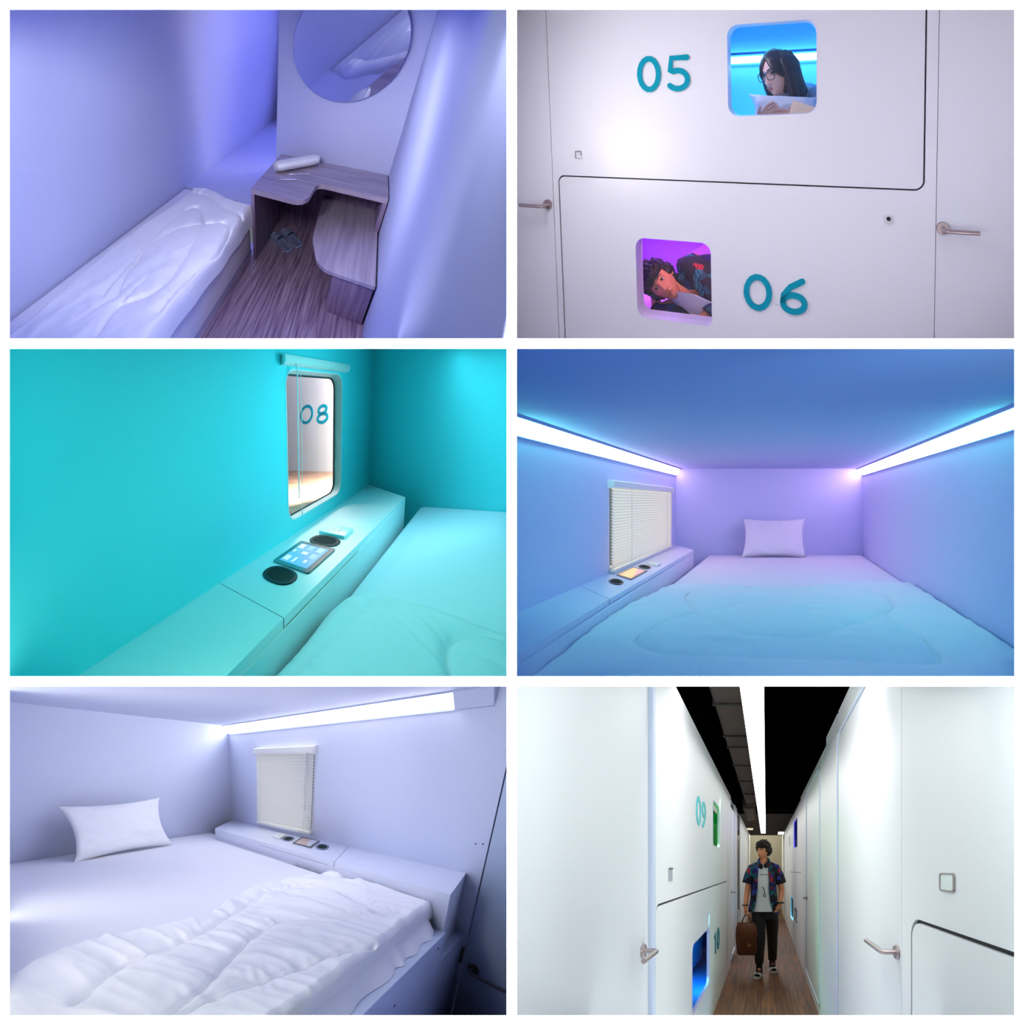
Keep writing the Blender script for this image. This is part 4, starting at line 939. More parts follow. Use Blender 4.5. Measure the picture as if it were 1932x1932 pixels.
def curly(seed, top=0.035, side=0.026, back=0.03, fringe=0.03):
    def f(u, v):
        th = math.pi * 0.995 * v + 0.005; ph = 2 * math.pi * u
        d = Vector((math.sin(th) * math.cos(ph), math.sin(th) * math.sin(ph), math.cos(th)))
        front = max(0, d.y); lim = 0.035 if front > 0.35 else (-0.05 if d.y > -0.2 else -0.075)
        if 0.0 < front <= 0.35: lim = -0.02
        base = Vector((0.074 * d.x, 0.092 * d.y, 0.116 * d.z)); thick = top * max(0, d.z) + side * (1 - abs(d.z))
        n1 = noise.noise(d * 4.2 + Vector((seed, 0, 0))); n2 = noise.noise(d * 11 + Vector((0, seed, 0))); n3 = noise.noise(d * 24)
        k = 1 + 0.5 * n1 + 0.42 * n2 + 0.12 * n3
        fade = max(0.0, min(1.0, (base.z - lim) / 0.022)); off = thick * k * fade - 0.010 * (1 - fade)
        if front > 0.35: off += fringe * 0.35 * front * fade * (1 - max(0, d.z)) 
        return tuple(base + d * off)
    return f

# floral cloth
def floral(name, base=(10, 14, 34)):
    m = bpy.data.materials.new(name); m.use_nodes = True; nt = m.node_tree; b = nt.nodes['Principled BSDF']; N = nt.nodes.new; L = nt.links.new
    tc = N('ShaderNodeTexCoord'); nz = N('ShaderNodeTexNoise'); nz.inputs['Scale'].default_value = 9; ad = N('ShaderNodeMixRGB'); ad.inputs[0].default_value = 0.10
    L(tc.outputs['Object'], nz.inputs['Vector']); L(tc.outputs['Object'], ad.inputs[1]); L(nz.outputs['Color'], ad.inputs[2])
    v = N('ShaderNodeTexVoronoi'); v.inputs['Scale'].default_value = 24; L(ad.outputs[0], v.inputs['Vector'])
    s = N('ShaderNodeSeparateColor'); L(v.outputs['Color'], s.inputs[0]); cr = N('ShaderNodeValToRGB'); cr.color_ramp.interpolation = 'CONSTANT'; el = cr.color_ramp.elements
    el[0].position = 0; el[0].color = (*lin(base), 1); el[1].position = 0.46; el[1].color = (*lin((24, 34, 110)), 1)
    for p, c in ((0.62, (14, 88, 108)), (0.76, (60, 72, 185)), (0.84, (24, 128, 138)), (0.935, (190, 30, 50))): q = el.new(p); q.color = (*lin(c), 1)
    L(s.outputs[0], cr.inputs[0])
    w = N('ShaderNodeTexWave'); w.inputs['Scale'].default_value = 26; w.inputs['Distortion'].default_value = 7; L(tc.outputs['Object'], w.inputs['Vector'])
    c2 = N('ShaderNodeValToRGB'); c2.color_ramp.elements[0].position = 0.35; c2.color_ramp.elements[1].position = 0.5; c2.color_ramp.elements[0].color = (0.12, 0.12, 0.2, 1); c2.color_ramp.elements[1].color = (1, 1, 1, 1)
    L(w.outputs['Fac'], c2.inputs[0]); mx = N('ShaderNodeMixRGB'); mx.blend_type = 'MULTIPLY'; mx.inputs[0].default_value = 0.8; L(cr.outputs[0], mx.inputs[1]); L(c2.outputs[0], mx.inputs[2]); L(mx.outputs[0], b.inputs['Base Color']); b.inputs['Roughness'].default_value = 0.8
    return m
FLORAL = floral('floral shirt cloth')
TEE = mat('white tee', (225, 232, 234), 0.85, bump=0.2, bscale=60)

# ---- woman in the upper window
F2 = r.sub((0, 0, 0), (1, 0, 0), (0.0, 0.72, 0.0), (0, 0, 1))     # compact frame: depth in metres
wo = empty('person', F2, (1.16, 0.5, 0.33), 'person with long dark hair and black glasses, hugging a pillow in the upper window', 'person')
J = {}; E_ = []; R_ = {}
def jt(n, p, rad, par=None): 
    J[n] = Vector(p); R_[n] = rad
    if par: E_.append((par, n))
jt('chest', (1.28, 0.62, 0.30), (0.10, 0.09)); jt('neckb', (1.235, 0.52, 0.385), (0.062, 0.055), 'chest'); jt('neck', (1.185, 0.46, 0.43), 0.045, 'neckb'); jt('skull', (1.15, 0.43, 0.48), 0.040, 'neck')
jt('shl', (1.37, 0.50, 0.36), 0.055, 'neckb'); jt('ell', (1.40, 0.28, 0.25), 0.042, 'shl'); jt('wrl', (1.255, 0.165, 0.290), 0.026, 'ell')
jt('shr', (1.10, 0.56, 0.34), 0.052, 'neckb'); jt('elr', (1.00, 0.36, 0.22), 0.040, 'shr'); jt('wrr', (1.045, 0.19, 0.272), 0.025, 'elr')
hand_bones(J, E_, R_, 'wrl', J['wrl'], (-1, -0.1, 0.18), (0.05, 0, 1), 0.92, 0.45, 'a', (-0.2, -0.9, -0.3))
hand_bones(J, E_, R_, 'wrr', J['wrr'], (0.55, -0.15, 0.55), (-0.6, 0, .6), 0.92, 0.5, 'b', (0.2, -0.9, -0.3))
body = skin_mb(J, E_, R_, 'chest')
Mh = axes((-0.60, -0.76, -0.20), (-0.14, 0.05, 1))
M4 = head(F2, wo, (1.130, 0.38, 0.497), Mh, 0.93, SKIN_P, body, True)
build('body', body, SKIN_P, F2, wo, smooth=True)
def longhair(u, v):
    th = math.pi * 0.80 * v + 0.004; ph = 2 * math.pi * u
    d = Vector((math.sin(th) * math.cos(ph), math.sin(th) * math.sin(ph), math.cos(th))); base = Vector((0.074 * d.x, 0.094 * d.y, 0.118 * d.z))
    face = d.y > 0.42 and base.z < 0.070 - 0.5 * abs(d.x) * 0.0; off = 0.016 + 0.004 * noise.noise(d * 5)
    if d.y > 0.30:
        part = 0.060 + 0.02 * (1 - abs(d.x)); fade = max(0, min(1, (base.z - (part - 0.9 * abs(d.x) * 0.11)) / 0.012)); off = off * fade - 0.014 * (1 - fade)
    return tuple(base + d * off + Vector((0, 0, 0.004 * math.sin(ph * 30) * (1 - abs(d.z)))) * 0.4)
hb = hairshell(M4, longhair)
# falling lengths on both sides
def lock(pts, rad, flat): hb.tube([M4 @ Vector(p) for p in pts], rad, 12, flat=flat)
for sx in (1, -1):
    for k, (dx, dy) in enumerate(((0.0, 0.020), (0.006, 0.0), (0.008, -0.022), (0.004, -0.046), (-0.004, -0.068))):
        x = sx * (0.072 + dx); lock([(sx * 0.045, dy * .6, 0.105), (x, dy, 0.055), (x + sx * 0.008, dy, 0.0), (x + sx * 0.010, dy - 0.004, -0.06), (x + sx * (0.006 + .004 * k), dy - 0.008, -0.125), (x + sx * 0.0, dy - 0.01, -0.165)], [0.012, 0.019, 0.021, 0.021, 0.018, 0.008], (1, 1))
for dx in (-0.05, -0.02, 0.02, 0.05): lock([(dx, -0.06, 0.09), (dx, -0.095, 0.03), (dx, -0.095, -0.06), (dx * 1.1, -0.085, -0.16)], [0.02, 0.026, 0.026, 0.012], (1, 1))
build('hair', hb, HAIR2, F2, wo, smooth=True, sharp=80)
gl = B(); T = lambda mb: (bmesh.ops.transform(mb.bm, matrix=M4, verts=mb.bm.verts), mb)[1]
for sx in (-1, 1):
    cx = sx * 0.034; pts = [(cx + 0.027 * abs(math.cos(t)) ** .7 * math.copysign(1, math.cos(t)), 0.102 - abs(cx + 0.027 * math.cos(t)) * 0.10, 0.004 + 0.022 * abs(math.sin(t)) ** .7 * math.copysign(1, math.sin(t))) for t in [2 * math.pi * i / 28 for i in range(28)]]
    gl.tube(pts, 0.0022, 6, closed=True)
    gl.tube([(sx * 0.061, 0.096, 0.012), (sx * 0.078, 0.07, 0.014), (sx * 0.084, -0.01, 0.012)], 0.002, 6)
gl.tube([(-0.008, 0.101, 0.010), (0, 0.104, 0.013), (0.008, 0.101, 0.010)], 0.002, 6)
build('spectacles', T(gl), black_plastic, F2, wo, smooth=True)
mb = B(); mb.loft([[(c[0] + w * math.cos(t), c[1] + .8 * w * math.sin(t), c[2] + h * math.sin(t)) for t in [2 * math.pi * k / 20 for k in range(20)]] for c, w, h in (((1.20, .50, .415), .055, .02), ((1.26, .54, .40), .085, .055), ((1.33, .56, .34), .11, .08), ((1.36, .62, .26), .12, .09))])
mb.tube([(1.30, .50, .40), (1.375, .46, .345), (1.415, .36, .27), (1.40, .27, .245)], [.05, .066, .058, .05], 14)
build('blouse', mb, mat('pale patterned blouse', (176, 190, 214), 0.8, vary=0.25, vscale=60), F2, wo, smooth=True)
cushion('pillow', F2, (1.175, 0.30, 0.300), 0.40, 0.19, 0.17, lin_cloth, ((0.99, 0, -0.06), (0.03, 0.35, 0.94), (0, -0.94, 0.35)), 'white pillow hugged by the person with glasses', seed=9, corner=0.2)
e = empty('phone', F2, (1.26, 0.15, 0.30), 'pale gold phone with a black camera spot, held on the pillow', 'phone')
f = F2.sub((1.268, 0.135, 0.318), (0.94, 0.10, -0.30), (0.30, -0.05, 0.94), (0.1, -1, 0)); mb = B(); mb.box(-0.068, 0.068, -0.034, 0.034, 0, 0.008, 0.003); build('case', mb, mat('pale gold', (236, 214, 190), 0.35), f, e, smooth=True)
mb = B(); mb.box(0.040, 0.060, 0.014, 0.026, 0.008, 0.010, 0.002); build('camera_lens', mb, black_plastic, f, e)

# ---- man in the lower window
F2b = F2
mn = empty('person', F2, (0.55, 0.35, -0.72), 'person in a floral shirt lying on one side in the lower purple-lit window', 'person')
J = {}; E_ = []; R_ = {}
jt('chest', (0.72, 0.58, -0.62), (0.13, 0.11)); jt('neckb', (0.615, 0.47, -0.625), (0.07, 0.06), 'chest'); jt('neck', (0.565, 0.42, -0.625), 0.055, 'neckb'); jt('skull', (0.51, 0.38, -0.615), 0.050, 'neck')
jt('belly', (0.90, 0.66, -0.70), (0.13, 0.11), 'chest'); jt('shu', (0.66, 0.52, -0.52), 0.065, 'neckb'); jt('elu', (0.80, 0.40, -0.66), 0.045, 'shu'); jt('wru', (0.72, 0.28, -0.76), 0.03, 'elu')
jt('shd', (0.60, 0.44, -0.73), 0.06, 'neckb'); jt('eld', (0.44, 0.34, -0.755), 0.045, 'shd'); jt('wrd', (0.415, 0.42, -0.70), 0.03, 'eld')
hand_bones(J, E_, R_, 'wrd', J['wrd'], (0.3, 0.3, 0.9), (1, 0, 0), 0.9, 0.5, 'a')
hand_bones(J, E_, R_, 'wru', J['wru'], (-0.8, -0.2, -0.35), (0, 0, 1), 0.9, 0.5, 'b')
body = skin_mb(J, E_, R_, 'chest')
Mh = axes((0.14, -0.93, 0.10), (-0.83, -0.05, 0.52))
M4 = head(F2, mn, (0.478, 0.33, -0.595), Mh, 1.0, SKIN, body)
build('body', body, SKIN, F2, mn, smooth=True)
build('hair', hairshell(M4, curly(3.3, 0.036, 0.030, 0.03, 0.05)), HAIR, F2, mn, smooth=True, sharp=80)
mb = B()
mb.loft([[(c[0] + a * math.cos(t) * ca, c[1] + 0.12 * math.sin(t) * (h / .12), c[2] + h * math.cos(t) * sa) for t in [2 * math.pi * k / 24 for k in range(24)]] for c, a, h, ca, sa in
         (((0.548, .43, -.575), .05, .055, .5, .9), ((0.59, .46, -.570), .09, .10, .45, .95), ((0.64, .50, -.590), .11, .13, .45, .95), ((0.72, .56, -.610), .17, .15, .25, .95), ((0.86, .64, -.66), .17, .15, .1, .95), ((1.0, .70, -.72), .16, .14, 0, .95))])
mb.tube([(0.57, .44, -.53), (0.63, .42, -.515), (0.70, .40, -.545), (0.775, .36, -.62), (0.80, .33, -.69), (0.765, .29, -.735)], [.05, .075, .084, .080, .072, .062], 14)
mb.tube([(0.63, .40, -.745), (0.56, .34, -.765), (0.46, .30, -.765), (0.42, .31, -.745)], [.06, .062, .058, .050], 14)
build('floral_shirt', mb, FLORAL, F2, mn, smooth=True)
mb = B(); mb.loft([[(c[0] + w * math.cos(t), c[1] - .05 * math.sin(t) * 1, c[2] + h * math.sin(t)) for t in [2 * math.pi * k / 20 for k in range(20)]] for c, w, h in (((0.540, .375, -.655), .010, .010), ((0.580, .32, -.672), .045, .055), ((0.66, .32, -.705), .09, .085), ((0.76, .32, -.745), .10, .09), ((0.88, .34, -.79), .10, .08))])
build('tee_shirt', mb, TEE, F2, mn, smooth=True)
mb = B(); mb.box(-0.13, 1.09, 0.105, 0.90, -1.05, -0.815, 0.02); build('mattress', mb, sheet_cloth, r, label='mattress with a pale sheet under the person in the purple-lit window', cat='mattress', smooth=True)
e = empty('book', F2, (0.78, 0.16, -0.77), 'small white and red book at the sill corner of the purple-lit window', 'book')
f = F2.sub((0.765, 0.15, -0.792), (1, 0.1, -0.05), (-0.1, 1, 0), (0, 0, 1)); mb = B(); mb.box(-0.06, 0.09, -0.03, 0.06, 0.0, 0.022, 0.002); build('pages', mb, mat('paper', (232, 214, 224), 0.7), f, e)
mb = B(); mb.box(-0.02, 0.095, -0.032, 0.062, 0.022, 0.040, 0.002); build('cover', mb, mat('red cover', (176, 40, 62), 0.6), f, e)
# ================================================================== compartment 6: the corridor between the pods
r = R6
cor_wall = mat('corridor panel', (240, 241, 240), 0.42, spec=0.4)
door_m = mat('corridor door', (238, 240, 241), 0.38, spec=0.45)
trim_m = mat('door surround', (214, 226, 246), 0.35)
black_c = mat('black ceiling', (4, 4, 4), 1.0, spec=0.0)
Z1 = 2.655
# floor
fl6 = wood('dark brown wood floor', (66, 36, 20), (128, 78, 48), scale=(22, 1.6, 1), rough=0.35, planks=None)
fl6 = wood('dark oak boards', (82, 46, 18), (150, 94, 46), scale=(2.0, 26, 1), rough=0.6, planks=(1.4, 0.17, (1, 1, 1), (.72, .72, .72), (.35, .3, .3)))
mb = B(); mb.quad((-0.02, -4.2, 0), (1.13, -4.2, 0), (1.13, 9.3, 0), (-0.02, 9.3, 0), uv=[(-4.2, 0), (-4.2, 1.13), (9.3, 1.13), (9.3, 0)])
build('floor', mb, fl6, r, clip=True, kind='structure')
mb = B(); mb.box(-1.2, 2.4, -4.2, 9.6, 3.5, 3.56); build('ceiling', mb, black_c, r, clip=True, kind='structure')
endm = mat('beige end wall', (205, 200, 180), 0.7)
mb = B(); mb.box(-1.2, 2.4, 9.0, 9.1, 0, 2.72); build('wall_end', mb, endm, r, clip=True, kind='structure')
mb = B(); mb.box(-1.2, 2.4, 8.98, 9.1, 2.72, 2.80); mb.box(-1.2, 2.4, 8.99, 9.1, 2.80, 3.5); build('ceiling_beam', mb, mat('dark brown beam', (30, 22, 22), 0.8), r, clip=True, kind='structure')

def side_wall(nm, x0, x1, segs, tops):
    """panels along one side: segs = (y0, y1, holes) ; front face at x0"""
    e = empty(nm, r, (x0, 0, 0), kind='structure'); return e
lw = empty('wall_left', r, (0, 0, 0), kind='structure')
w10 = fillet([(-1.040, 0.415), (-0.235, 0.415), (-0.235, 0.970), (-1.040, 0.970)], 0.07, 6)
w09 = fillet([(-0.02, 1.765), (0.50, 1.765), (0.50, 2.262), (-0.02, 2.262)], 0.06, 6)
TH = 0.02
mb = B(); mb.plate(fillet([(-1.93, 0), (-1.888, 0), (-1.888, 1.353), (1.33, 1.353), (1.33, Z1), (-1.93, Z1)], [0, 0, 0.075, 0, 0, 0], 8), [w09], 'x', -TH, 0.0); build('upper_pod_panel', mb, cor_wall, r, lw, clip=True)
mb = B(); mb.plate(fillet([(-1.876, 0), (1.33, 0), (1.33, 1.340), (-1.876, 1.340)], [0, 0, 0, 0.065], 8), [w10], 'x', -TH, 0.0); build('lower_pod_panel', mb, cor_wall, r, lw, clip=True)
mb = B(); mb.stroke(fillet([(-1.882, 0), (-1.882, 1.3465), (1.33, 1.3465)], [0, 0.07, 0], 8, closed=False), 0.04, 'x', -0.022, -0.012, caps=False); build('panel_gap', mb, dark_gap, r, lw, clip=True)
mb = B(); mb.box(-TH, 0.002, 1.33, 1.77, 0, Z1); mb.box(-TH, 0.0, 2.5, 3.0, 0, Z1); mb.box(-TH, 0.0, 3.8, 9.0, 0, Z1); build('far_panels', mb, cor_wall, r, lw, clip=True)
mb = B(); mb.box(-0.25, -TH, -4.2, 9.0, Z1 - 0.01, Z1); build('pod_roof', mb, cor_wall, r, lw, clip=True)
# left doors
d1 = empty('door_4', r, (0, -2.0, 1.1), kind='structure')
mb = B(); mb.box(-TH, -0.002, -4.2, -1.975, 0, Z1); build('door_leaf', mb, door_m, r, d1, clip=True)
mb = B(); mb.box(-TH, 0.022, -1.972, -1.932, 0, Z1, 0.006); build('door_surround', mb, trim_m, r, d1, clip=True)
lever_handle(r, (0.0, -2.045, 1.165), (1, 0, 0), (0, -1, 0), (0, 0, 1), 1.16, d1, L=0.15)
d2 = empty('door_5', r, (0, 1.9, 1.1), kind='structure')
mb = B(); mb.box(-TH, -0.001, 1.775, 2.46, 0.12, 2.50); build('door_leaf', mb, door_m, r, d2)
mb = B(); mb.tube([(0.0, 1.775, 0.0), (0.0, 1.775, Z1)], 0.006, 6); mb.tube([(0.0, 2.455, 0.12), (0.0, 2.475, 2.52)], 0.014, 8); mb.tube([(0.002, 2.46, 0.14), (0.002, 2.0, 0.12)], 0.014, 8); build('door_surround', mb, trim_m, r, d2)
lever_handle(r, (0.0, 1.95, 1.15), (1, 0, 0), (0, 1, 0), (0, 0, 1), 1.1, d2, L=0.3)
d3 = empty('door_6', r, (-0.1, 3.4, 1.1), kind='structure')
mb = B(); mb.box(-0.5, -0.06, 3.02, 3.05, 0, 2.45); build('door_leaf', mb, mat('dark doorway', (60, 44, 46), 0.7), r, d3)  # dark sheet: the shade of the open doorway put into its colour
mb = B(); mb.box(-TH, 0.012, 3.0, 3.05, 0, 2.5, 0.005); build('door_surround', mb, mat('mauve door edge', (190, 168, 172), 0.5), r, d3)
# right side
rw = empty('wall_right', r, (1.108, 0, 0), kind='structure'); X = 1.108
Z2 = 2.735
w11 = fillet([(2.45, 1.90), (3.25, 1.90), (3.25, 2.44), (2.45, 2.44)], 0.06, 6)
w12 = fillet([(3.35, 0.42), (4.15, 0.42), (4.15, 0.92), (3.35, 0.92)], 0.06, 6)
mb = B(); mb.plate(fillet([(-4.2, 1.353), (-2.288, 1.353), (-2.288, 0), (-2.20, 0), (-2.20, Z2), (-4.2, Z2)], [0, 0.07, 0, 0, 0, 0], 8), [], 'x', X, X + TH); build('upper_pod_panel', mb, cor_wall, r, rw, clip=True)
mb = B(); mb.plate(fillet([(-4.2, 0), (-2.300, 0), (-2.300, 1.339), (-4.2, 1.339)], [0, 0, 0.06, 0], 8), [], 'x', X, X + TH); build('lower_pod_panel', mb, cor_wall, r, rw, clip=True)
mb = B(); mb.stroke(fillet([(-4.2, 1.346), (-2.294, 1.346), (-2.294, 0)], [0, 0.065, 0], 8, closed=False), 0.04, 'x', X + 0.012, X + 0.024, caps=False); build('panel_gap', mb, mat('black gap', (10, 10, 12), 0.8), r, rw, clip=True)
d4 = empty('door_7', r, (X, -2.1, 1.1), kind='structure')
mb = B(); mb.plate([(-2.194, 0), (-0.962, 0), (-0.962, 2.545), (-2.194, 2.545)], [], 'x', X + 0.001, X + TH); build('door_leaf', mb, door_m, r, d4, clip=True)
mb = B(); mb.tube(fillet([(-0.945, -0.05), (-0.945, 2.56), (-2.2, 2.56)], [0, 0.10, 0], 6, closed=False) and [(X, p[0], p[1]) for p in fillet([(-0.945, -0.05), (-0.945, 2.56), (-2.2, 2.56)], [0, 0.10, 0], 6, closed=False)], 0.011, 8); build('door_surround', mb, trim_m, r, d4, clip=True)
lever_handle(r, (X, -2.150, 1.185), (-1, 0, 0), (0, 1, 0.0), (0, 0, 1), 1.16, d4, L=0.20)
mb = B(); mb.box(X, X + TH, -2.2, -0.97, 2.57, Z2); mb.box(X, X + TH, -0.93, -0.44, 0, Z2); mb.box(X, X + TH, -0.44, -0.08, 0, 2.66); mb.box(X, X + TH, -0.08, 1.10, 2.58, 2.66); mb.box(X, X + TH, 1.10, 1.9, 0, 2.66); mb.box(X, X + TH, -0.08, 1.1, 0, 0.10)
mb.plate([(1.9, 0), (9.0, 0), (9.0, 2.62), (1.9, 2.62)], [w11, w12], 'x', X, X + TH); mb.box(X, X + 0.25, -4.2, 9.0, 2.60, 2.62)
build('plain_panels', mb, cor_wall, r, rw, clip=True)
d5 = empty('door_8', r, (X, 0.5, 1.1), kind='structure')
mb = B(); mb.plate(fillet([(-0.06, 0.13), (1.08, 0.13), (1.08, 2.56), (-0.06, 2.56)], 0.06, 5), [], 'x', X + 0.002, X + TH); build('door_leaf', mb, door_m, r, d5)
o8 = fillet([(-0.085, 0.115), (1.10, 0.115), (1.10, 2.57), (-0.085, 2.57)], 0.08, 6)
mb = B(); mb.tube([(X, p[0], p[1]) for p in o8], 0.011, 8, closed=True); build('door_surround', mb, trim_m, r, d5)
lever_handle(r, (X, 1.02, 1.135), (-1, 0, 0), (0, -1, 0.0), (0, 0, 1), 1.1, d5, L=0.14)
mb = B(); mb.stroke([(1.9, 1.46), (4.3, 1.44)], 0.012, 'x', X - 0.001, X, caps=False); build('trim_3', mb, mat('grey seam', (150, 150, 150), 0.6), r, kind='structure')
# windows of the corridor pods
for nm, w, side, col, dd in (('window_4', w10, -1, (40, 170, 235), 0.55), ('window_5', w09, -1, (20, 190, 100), 0.5), ('window_6', w11, 1, (84, 84, 215), 0.4), ('window_7', w12, 1, (150, 216, 226), 0.4)):
    x0 = 0.0 if side < 0 else X; e = empty(nm, r, (x0, w[0][0], w[0][1]), kind='structure')
    mb = B(); mb.plate(w, [shrink(w, 0.95)], 'x', x0 + 0.004 * -side, x0 + 0.02 * side); build('casing', mb, MATS['pod window casing'], r, e)
    mb = B(); mb.prism(shrink(w, 0.965), 'x', x0 + 0.010 * side, x0 + 0.012 * side); build('glass_pane', mb, pane, r, e)
    ys = [p[0] for p in w]; zs = [p[1] for p in w]; m = mat('pod interior ' + nm, col, 0.6); y0, y1, z0, z1 = min(ys) - .25, max(ys) + 1.5, min(zs) - .06, max(zs) + .15
    xa, xb = x0 + 0.022 * side, x0 + dd * side
    mb = B(); mb.box(min(xb, xb + .02 * side), max(xb, xb + .02 * side), y0, y1, z0, z1); mb.box(min(xa, xb), max(xa, xb), y1, y1 + .02, z0, z1); mb.box(min(xa, xb), max(xa, xb), y0, y1, z0 - .02, z0); mb.box(min(xa, xb), max(xa, xb), y0, y1, z1, z1 + .02); mb.box(min(xa, xb), max(xa, xb), y0 - .02, y0, z0, z1)
    build('pod_interior', mb, m, r, e)
# things seen in the blue window
f = r.sub((-0.14, -0.55, 0.40), (0, -1, 0), (-1, 0, 0), (0, 0, 1))
e = empty('control_tablet', f, (0, .1, 0), 'dark touch screen on the sill inside the blue corridor window', 'tablet')
mb = B(); mb.box(-0.20, 0.14, 0.02, 0.20, 0, 0.012); build('bezel', mb, bez3, f, e); mb = B(); mb.box(-0.17, 0.11, 0.04, 0.18, 0.012, 0.014); build('screen', mb, mat('dark blue screen', (24, 92, 160), 0.3), f, e)
for y, nm in ((-0.34, 'beyond'), (0.25, 'in front of')):
    mb = B(); mb.lathe([(0.001, 0), (0.075, 0), (0.075, 0.012), (0.06, 0.012), (0.001, 0.008)], (y, 0.11, 0), 'z', 20); build('cup_recess', mb, black_plastic, f, smooth=True, label='round dark recess %s the screen in the blue corridor window' % nm, cat='recess')
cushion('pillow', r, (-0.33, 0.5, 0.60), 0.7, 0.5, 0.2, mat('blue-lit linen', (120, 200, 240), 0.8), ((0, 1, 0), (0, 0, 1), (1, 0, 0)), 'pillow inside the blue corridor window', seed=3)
mb = B(); mb.box(-0.48, -0.16, 0.75, 0.80, 1.72, 1.98); build('trim_4', mb, mat('pale green board', (150, 200, 140), 0.6), r, kind='structure')
number('09', r, mat('mint numeral', (96, 208, 210), 0.5), 'x', 0.0, 0.008, -0.88, 1.885, 0.24, 0.33, 'pale mint 09 on the upper corridor panel', sw=.125)
number('10', r, mat('deep teal numeral', (0, 120, 135), 0.5), 'x', 0.0, 0.010, 0.06, 0.60, 0.25, 0.30, 'dark teal 10 low on the corridor panel beside the blue window', sw=.13)
number('12', r, mat('slate numeral', (60, 90, 110), 0.5), 'x', X - 0.010, X, 3.05, 0.55, 0.25, 0.40, 'small dark 12 low on the far right corridor wall', flip=-1, sw=.12)
number('11', r, mat('faint mint numeral', (190, 220, 218), 0.5), 'x', X - 0.008, X, 4.6, 2.03, 0.25, 0.36, 'faint 11 high on the far right corridor wall', flip=-1, sw=.12)
e = empty('key_reader', r, (0, -1.61, 1.5), 'tiny grey lock plate on the corridor panel above the dark groove', 'lock')
mb = B(); mb.box(0, 0.006, -1.645, -1.575, 1.462, 1.538, 0.002); build('plate', mb, mat('grey lock plate', (176, 178, 184), 0.3), r, e)
mb = B(); mb.box(0.006, 0.009, -1.645, -1.575, 1.53, 1.54); build('shade_rim', mb, mat('dark rim', (90, 88, 92), 0.5), r, e)
e = empty('key_reader', r, (X, -2.55, 1.497), 'square white lock recess on the near right corridor panel', 'lock')
mb = B(); mb.plate(rrect(-2.598, 1.468, -2.512, 1.525, 0.012), [rrect(-2.592, 1.473, -2.518, 1.520, 0.010)], 'x', X - 0.006, X); build('rim', mb, mat('warm grey rim', (150, 140, 136), 0.5), r, e)
mb = B(); mb.prism(rrect(-2.592, 1.473, -2.518, 1.520, 0.010), 'x', X - 0.004, X); build('plate', mb, mat('glossy white plate', (244, 248, 246), 0.15), r, e)
# ceiling: light line, duct, track
lm = strip_mat('corridor light', [(0, (1, 1, 0.99)), (1, (1, 1, 0.99))], 0, 8.5)
e = empty('linear_light', r, (0.47, 2, 2.62), 'long white ceiling light running down the dark corridor ceiling', 'light')
for k in range(4):
    a, b = ((-3.4, 0.9), (0.93, 3.1), (3.13, 5.0), (5.03, 7.05))[k]
    mb = B(); mb.quad((0.402, a, 2.6), (0.542, a, 2.6), (0.542, b, 2.6), (0.402, b, 2.6)); build('diffuser', mb, lm, r, e, clip=True)
mb = B(); mb.box(0.398, 0.546, -3.4, 7.07, 2.603, 2.68); build('housing', mb, mat('black housing', (14, 12, 12), 0.6), r, e, clip=True)
duct = mat('dark brown duct', (84, 62, 60), 0.5, vary=0.15)
e = empty('air_duct', r, (0.2, 1, 3.0), 'dark air duct with flanged joints left of the ceiling light', 'duct')
mb = B(); mb.box(0.09, 0.40, -3.4, 4.6, 3.0, 3.3, 0.02); build('duct_body', mb, duct, r, e, clip=True)
flange_m = mat('duct flange', (30, 24, 28), 0.5)
for y in (-0.55, 0.2, 0.55, 1.3, 2.2, 3.2, 4.3):
    mb = B(); mb.box(0.08, 0.41, y, y + 0.03, 2.985, 3.31); build('flange', mb, flange_m, r, e, clip=True)
mb = B(); mb.box(0.0, 0.26, 4.6, 6.6, 2.93, 3.2, 0.02); build('duct_step', mb, mat('lighter duct', (92, 74, 62), 0.55), r, e, clip=True)
e = empty('ceiling_lamp', r, (0.12, 6.2, 2.7), 'short slanted lamp at the far left end of the dark ceiling', 'light')
mb = B(); f = r.sub((0.02, 6.4, 2.64), (1, 1.2, 0.1), (-.3, 1, 0), (0, 0, 1)); mb.box(0, 0.16, 0, 0.12, 0, 0.05, 0.01); build('lamp_body', mb, mat('warm lamp', (220, 205, 170), 0.4, emit=(1, .88, .65), estr=0.6), f, e)
e = empty('ceiling_lamp', r, (1.0, 6.2, 2.62), 'short bright lamp at the far right end of the dark ceiling', 'light')
mb = B(); mb.box(0.90, 1.07, 6.1, 6.5, 2.50, 2.55, 0.01); build('lamp_body', mb, mat('cool lamp', (235, 238, 240), 0.4, emit=(1, 1, 1), estr=0.8), r, e)

